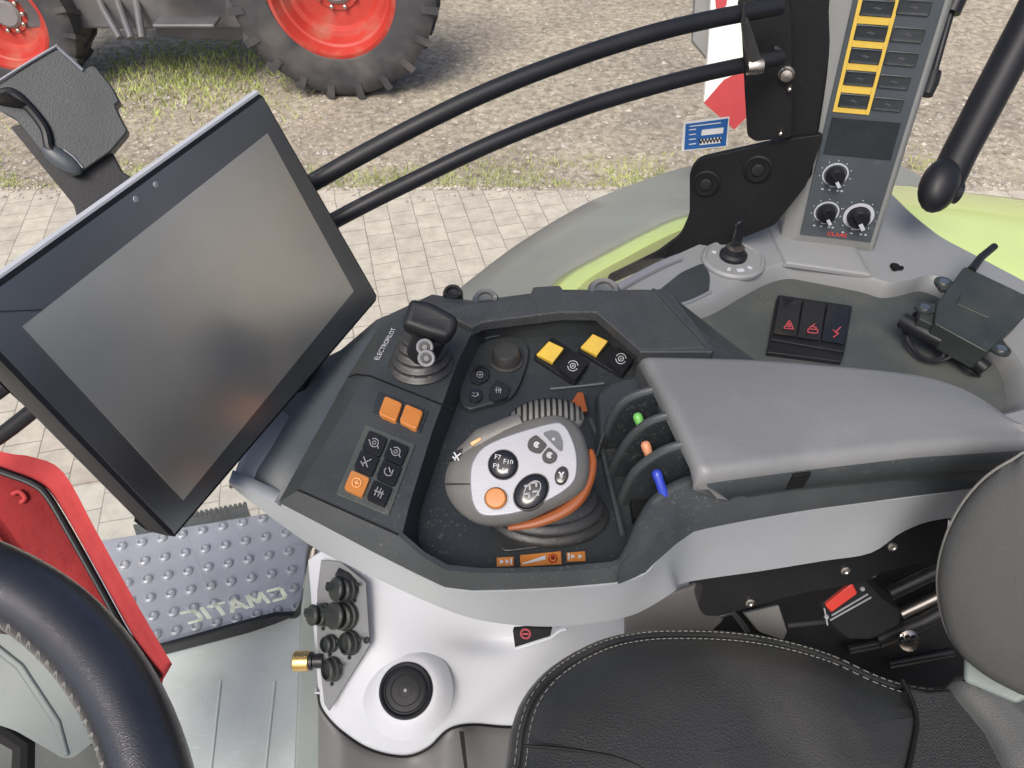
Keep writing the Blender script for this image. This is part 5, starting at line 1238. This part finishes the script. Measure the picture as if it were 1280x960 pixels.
# steering column cover
sl_ = thing('steering_column', PZ(60, 1000, -1.2), 'grey green steering column cover seen inside the wheel rim', 'steering column')
CPn = camplane(60, 880, .62, (.2, -.55, .8))
m = MB(); q = roundpoly([(-80, 760), (-10, 790), (60, 800), (110, 880), (124, 922), (92, 948), (78, 948), (20, 914), (-80, 880)], 6, 3); m.slab(CPn, q, .05); obj('upper_cover', m, 'column', sl_, bevel=.006)
m = MB(); m.slab(CPn, [(-20, 790), (30, 830), (76, 900), (88, 944), (80, 946), (66, 905), (20, 836), (-40, 790)], .006, lift=.002); obj('ridge', m, 'column', sl_, bevel=.002)
m = MB(); m.slab(camplane(60, 960, .80, (.2, -.5, .9)), roundpoly([(-80, 860), (60, 920), (160, 940), (200, 1100), (-80, 1100)], 10, 3), .05); obj('lower_cover', m, 'shelf_dark', sl_, bevel=.006)
m = MB(); m.tube([PT(-10, 905, .72), PT(30, 930, .72), PT(28, 990, .72)], .010, 10); obj('pedal_rod', m, 'matt_black', sl_)

# ------------------------------------------------------------------ red bag
rb_ = thing('first_aid_bag', PT(110, 720, .95), 'red zipped nylon bag leaning at the left behind the steering wheel', 'bag')
RBp = camplane(90, 700, .86, (.15, -.75, .6)); n = RBp.face()
strip = [(10, 568), (36, 574), (76, 592), (90, 612), (120, 668), (160, 738), (200, 808), (214, 832), (206, 848)]
main = [(-60, 560), (10, 568)] 
m = MB(); bodypx = [(-80, 560), (0, 586), (40, 600), (62, 616), (90, 660), (130, 732), (165, 795), (205, 848), (170, 900), (100, 860), (-80, 760)]
bp3 = [RBp(u, v) for u, v in spline(bodypx, 3, True)]; away = RBp(100, 700).normalized()
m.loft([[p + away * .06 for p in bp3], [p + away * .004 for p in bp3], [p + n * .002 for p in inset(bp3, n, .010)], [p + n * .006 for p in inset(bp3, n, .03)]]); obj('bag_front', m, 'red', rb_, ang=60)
m = MB()
e1 = spline([(-80, 556), (0, 584), (42, 600), (64, 616), (92, 660), (132, 732), (167, 795), (205, 848)], 4); e2 = spline([(-80, 540), (2, 566), (38, 572), (77, 591), (118, 664), (158, 736), (190, 792), (214, 832)], 4)
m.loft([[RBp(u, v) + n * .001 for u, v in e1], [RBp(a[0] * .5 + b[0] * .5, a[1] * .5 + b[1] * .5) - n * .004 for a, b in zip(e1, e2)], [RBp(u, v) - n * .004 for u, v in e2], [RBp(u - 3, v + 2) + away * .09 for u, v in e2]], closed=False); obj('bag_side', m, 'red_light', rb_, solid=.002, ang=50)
m = MB(); zp = [RBp(u, v) + n * .0035 for u, v in spline([(-80, 556), (0, 587), (42, 603), (62, 620), (88, 664), (128, 735), (163, 797), (200, 846)], 6)]
m.tube(zp, .0042, 8); m.tube([p + n * .0036 for p in zp], .0016, 6, mi=1); obj('zipper', m, ['matt_black', 'shelf_dark'], rb_)
m = MB(); m.tube([RBp(u, v) + n * .008 for u, v in spline([(20, 616), (28, 612), (36, 620), (30, 626)], 3)], .0025, 8); obj('pull_tab', m, 'red_light', rb_)


# ------------------------------------------------------------------ unseen dark wall added behind the seat to shape the monitor reflection
m = MB(); m.prism([(1.15, -.9, -.35), (1.15, .8, -.35), (1.15, .8, -1.3), (1.15, -.9, -1.3)], [(1.22, -.9, -.35), (1.22, .8, -.35), (1.22, .8, -1.3), (1.22, -.9, -1.3)])
tag(obj('reflection_wall', m, 'matt_black', bevel=.02), 'unseen dark wall added behind the seat to darken the monitor reflection', 'reflection blocker')
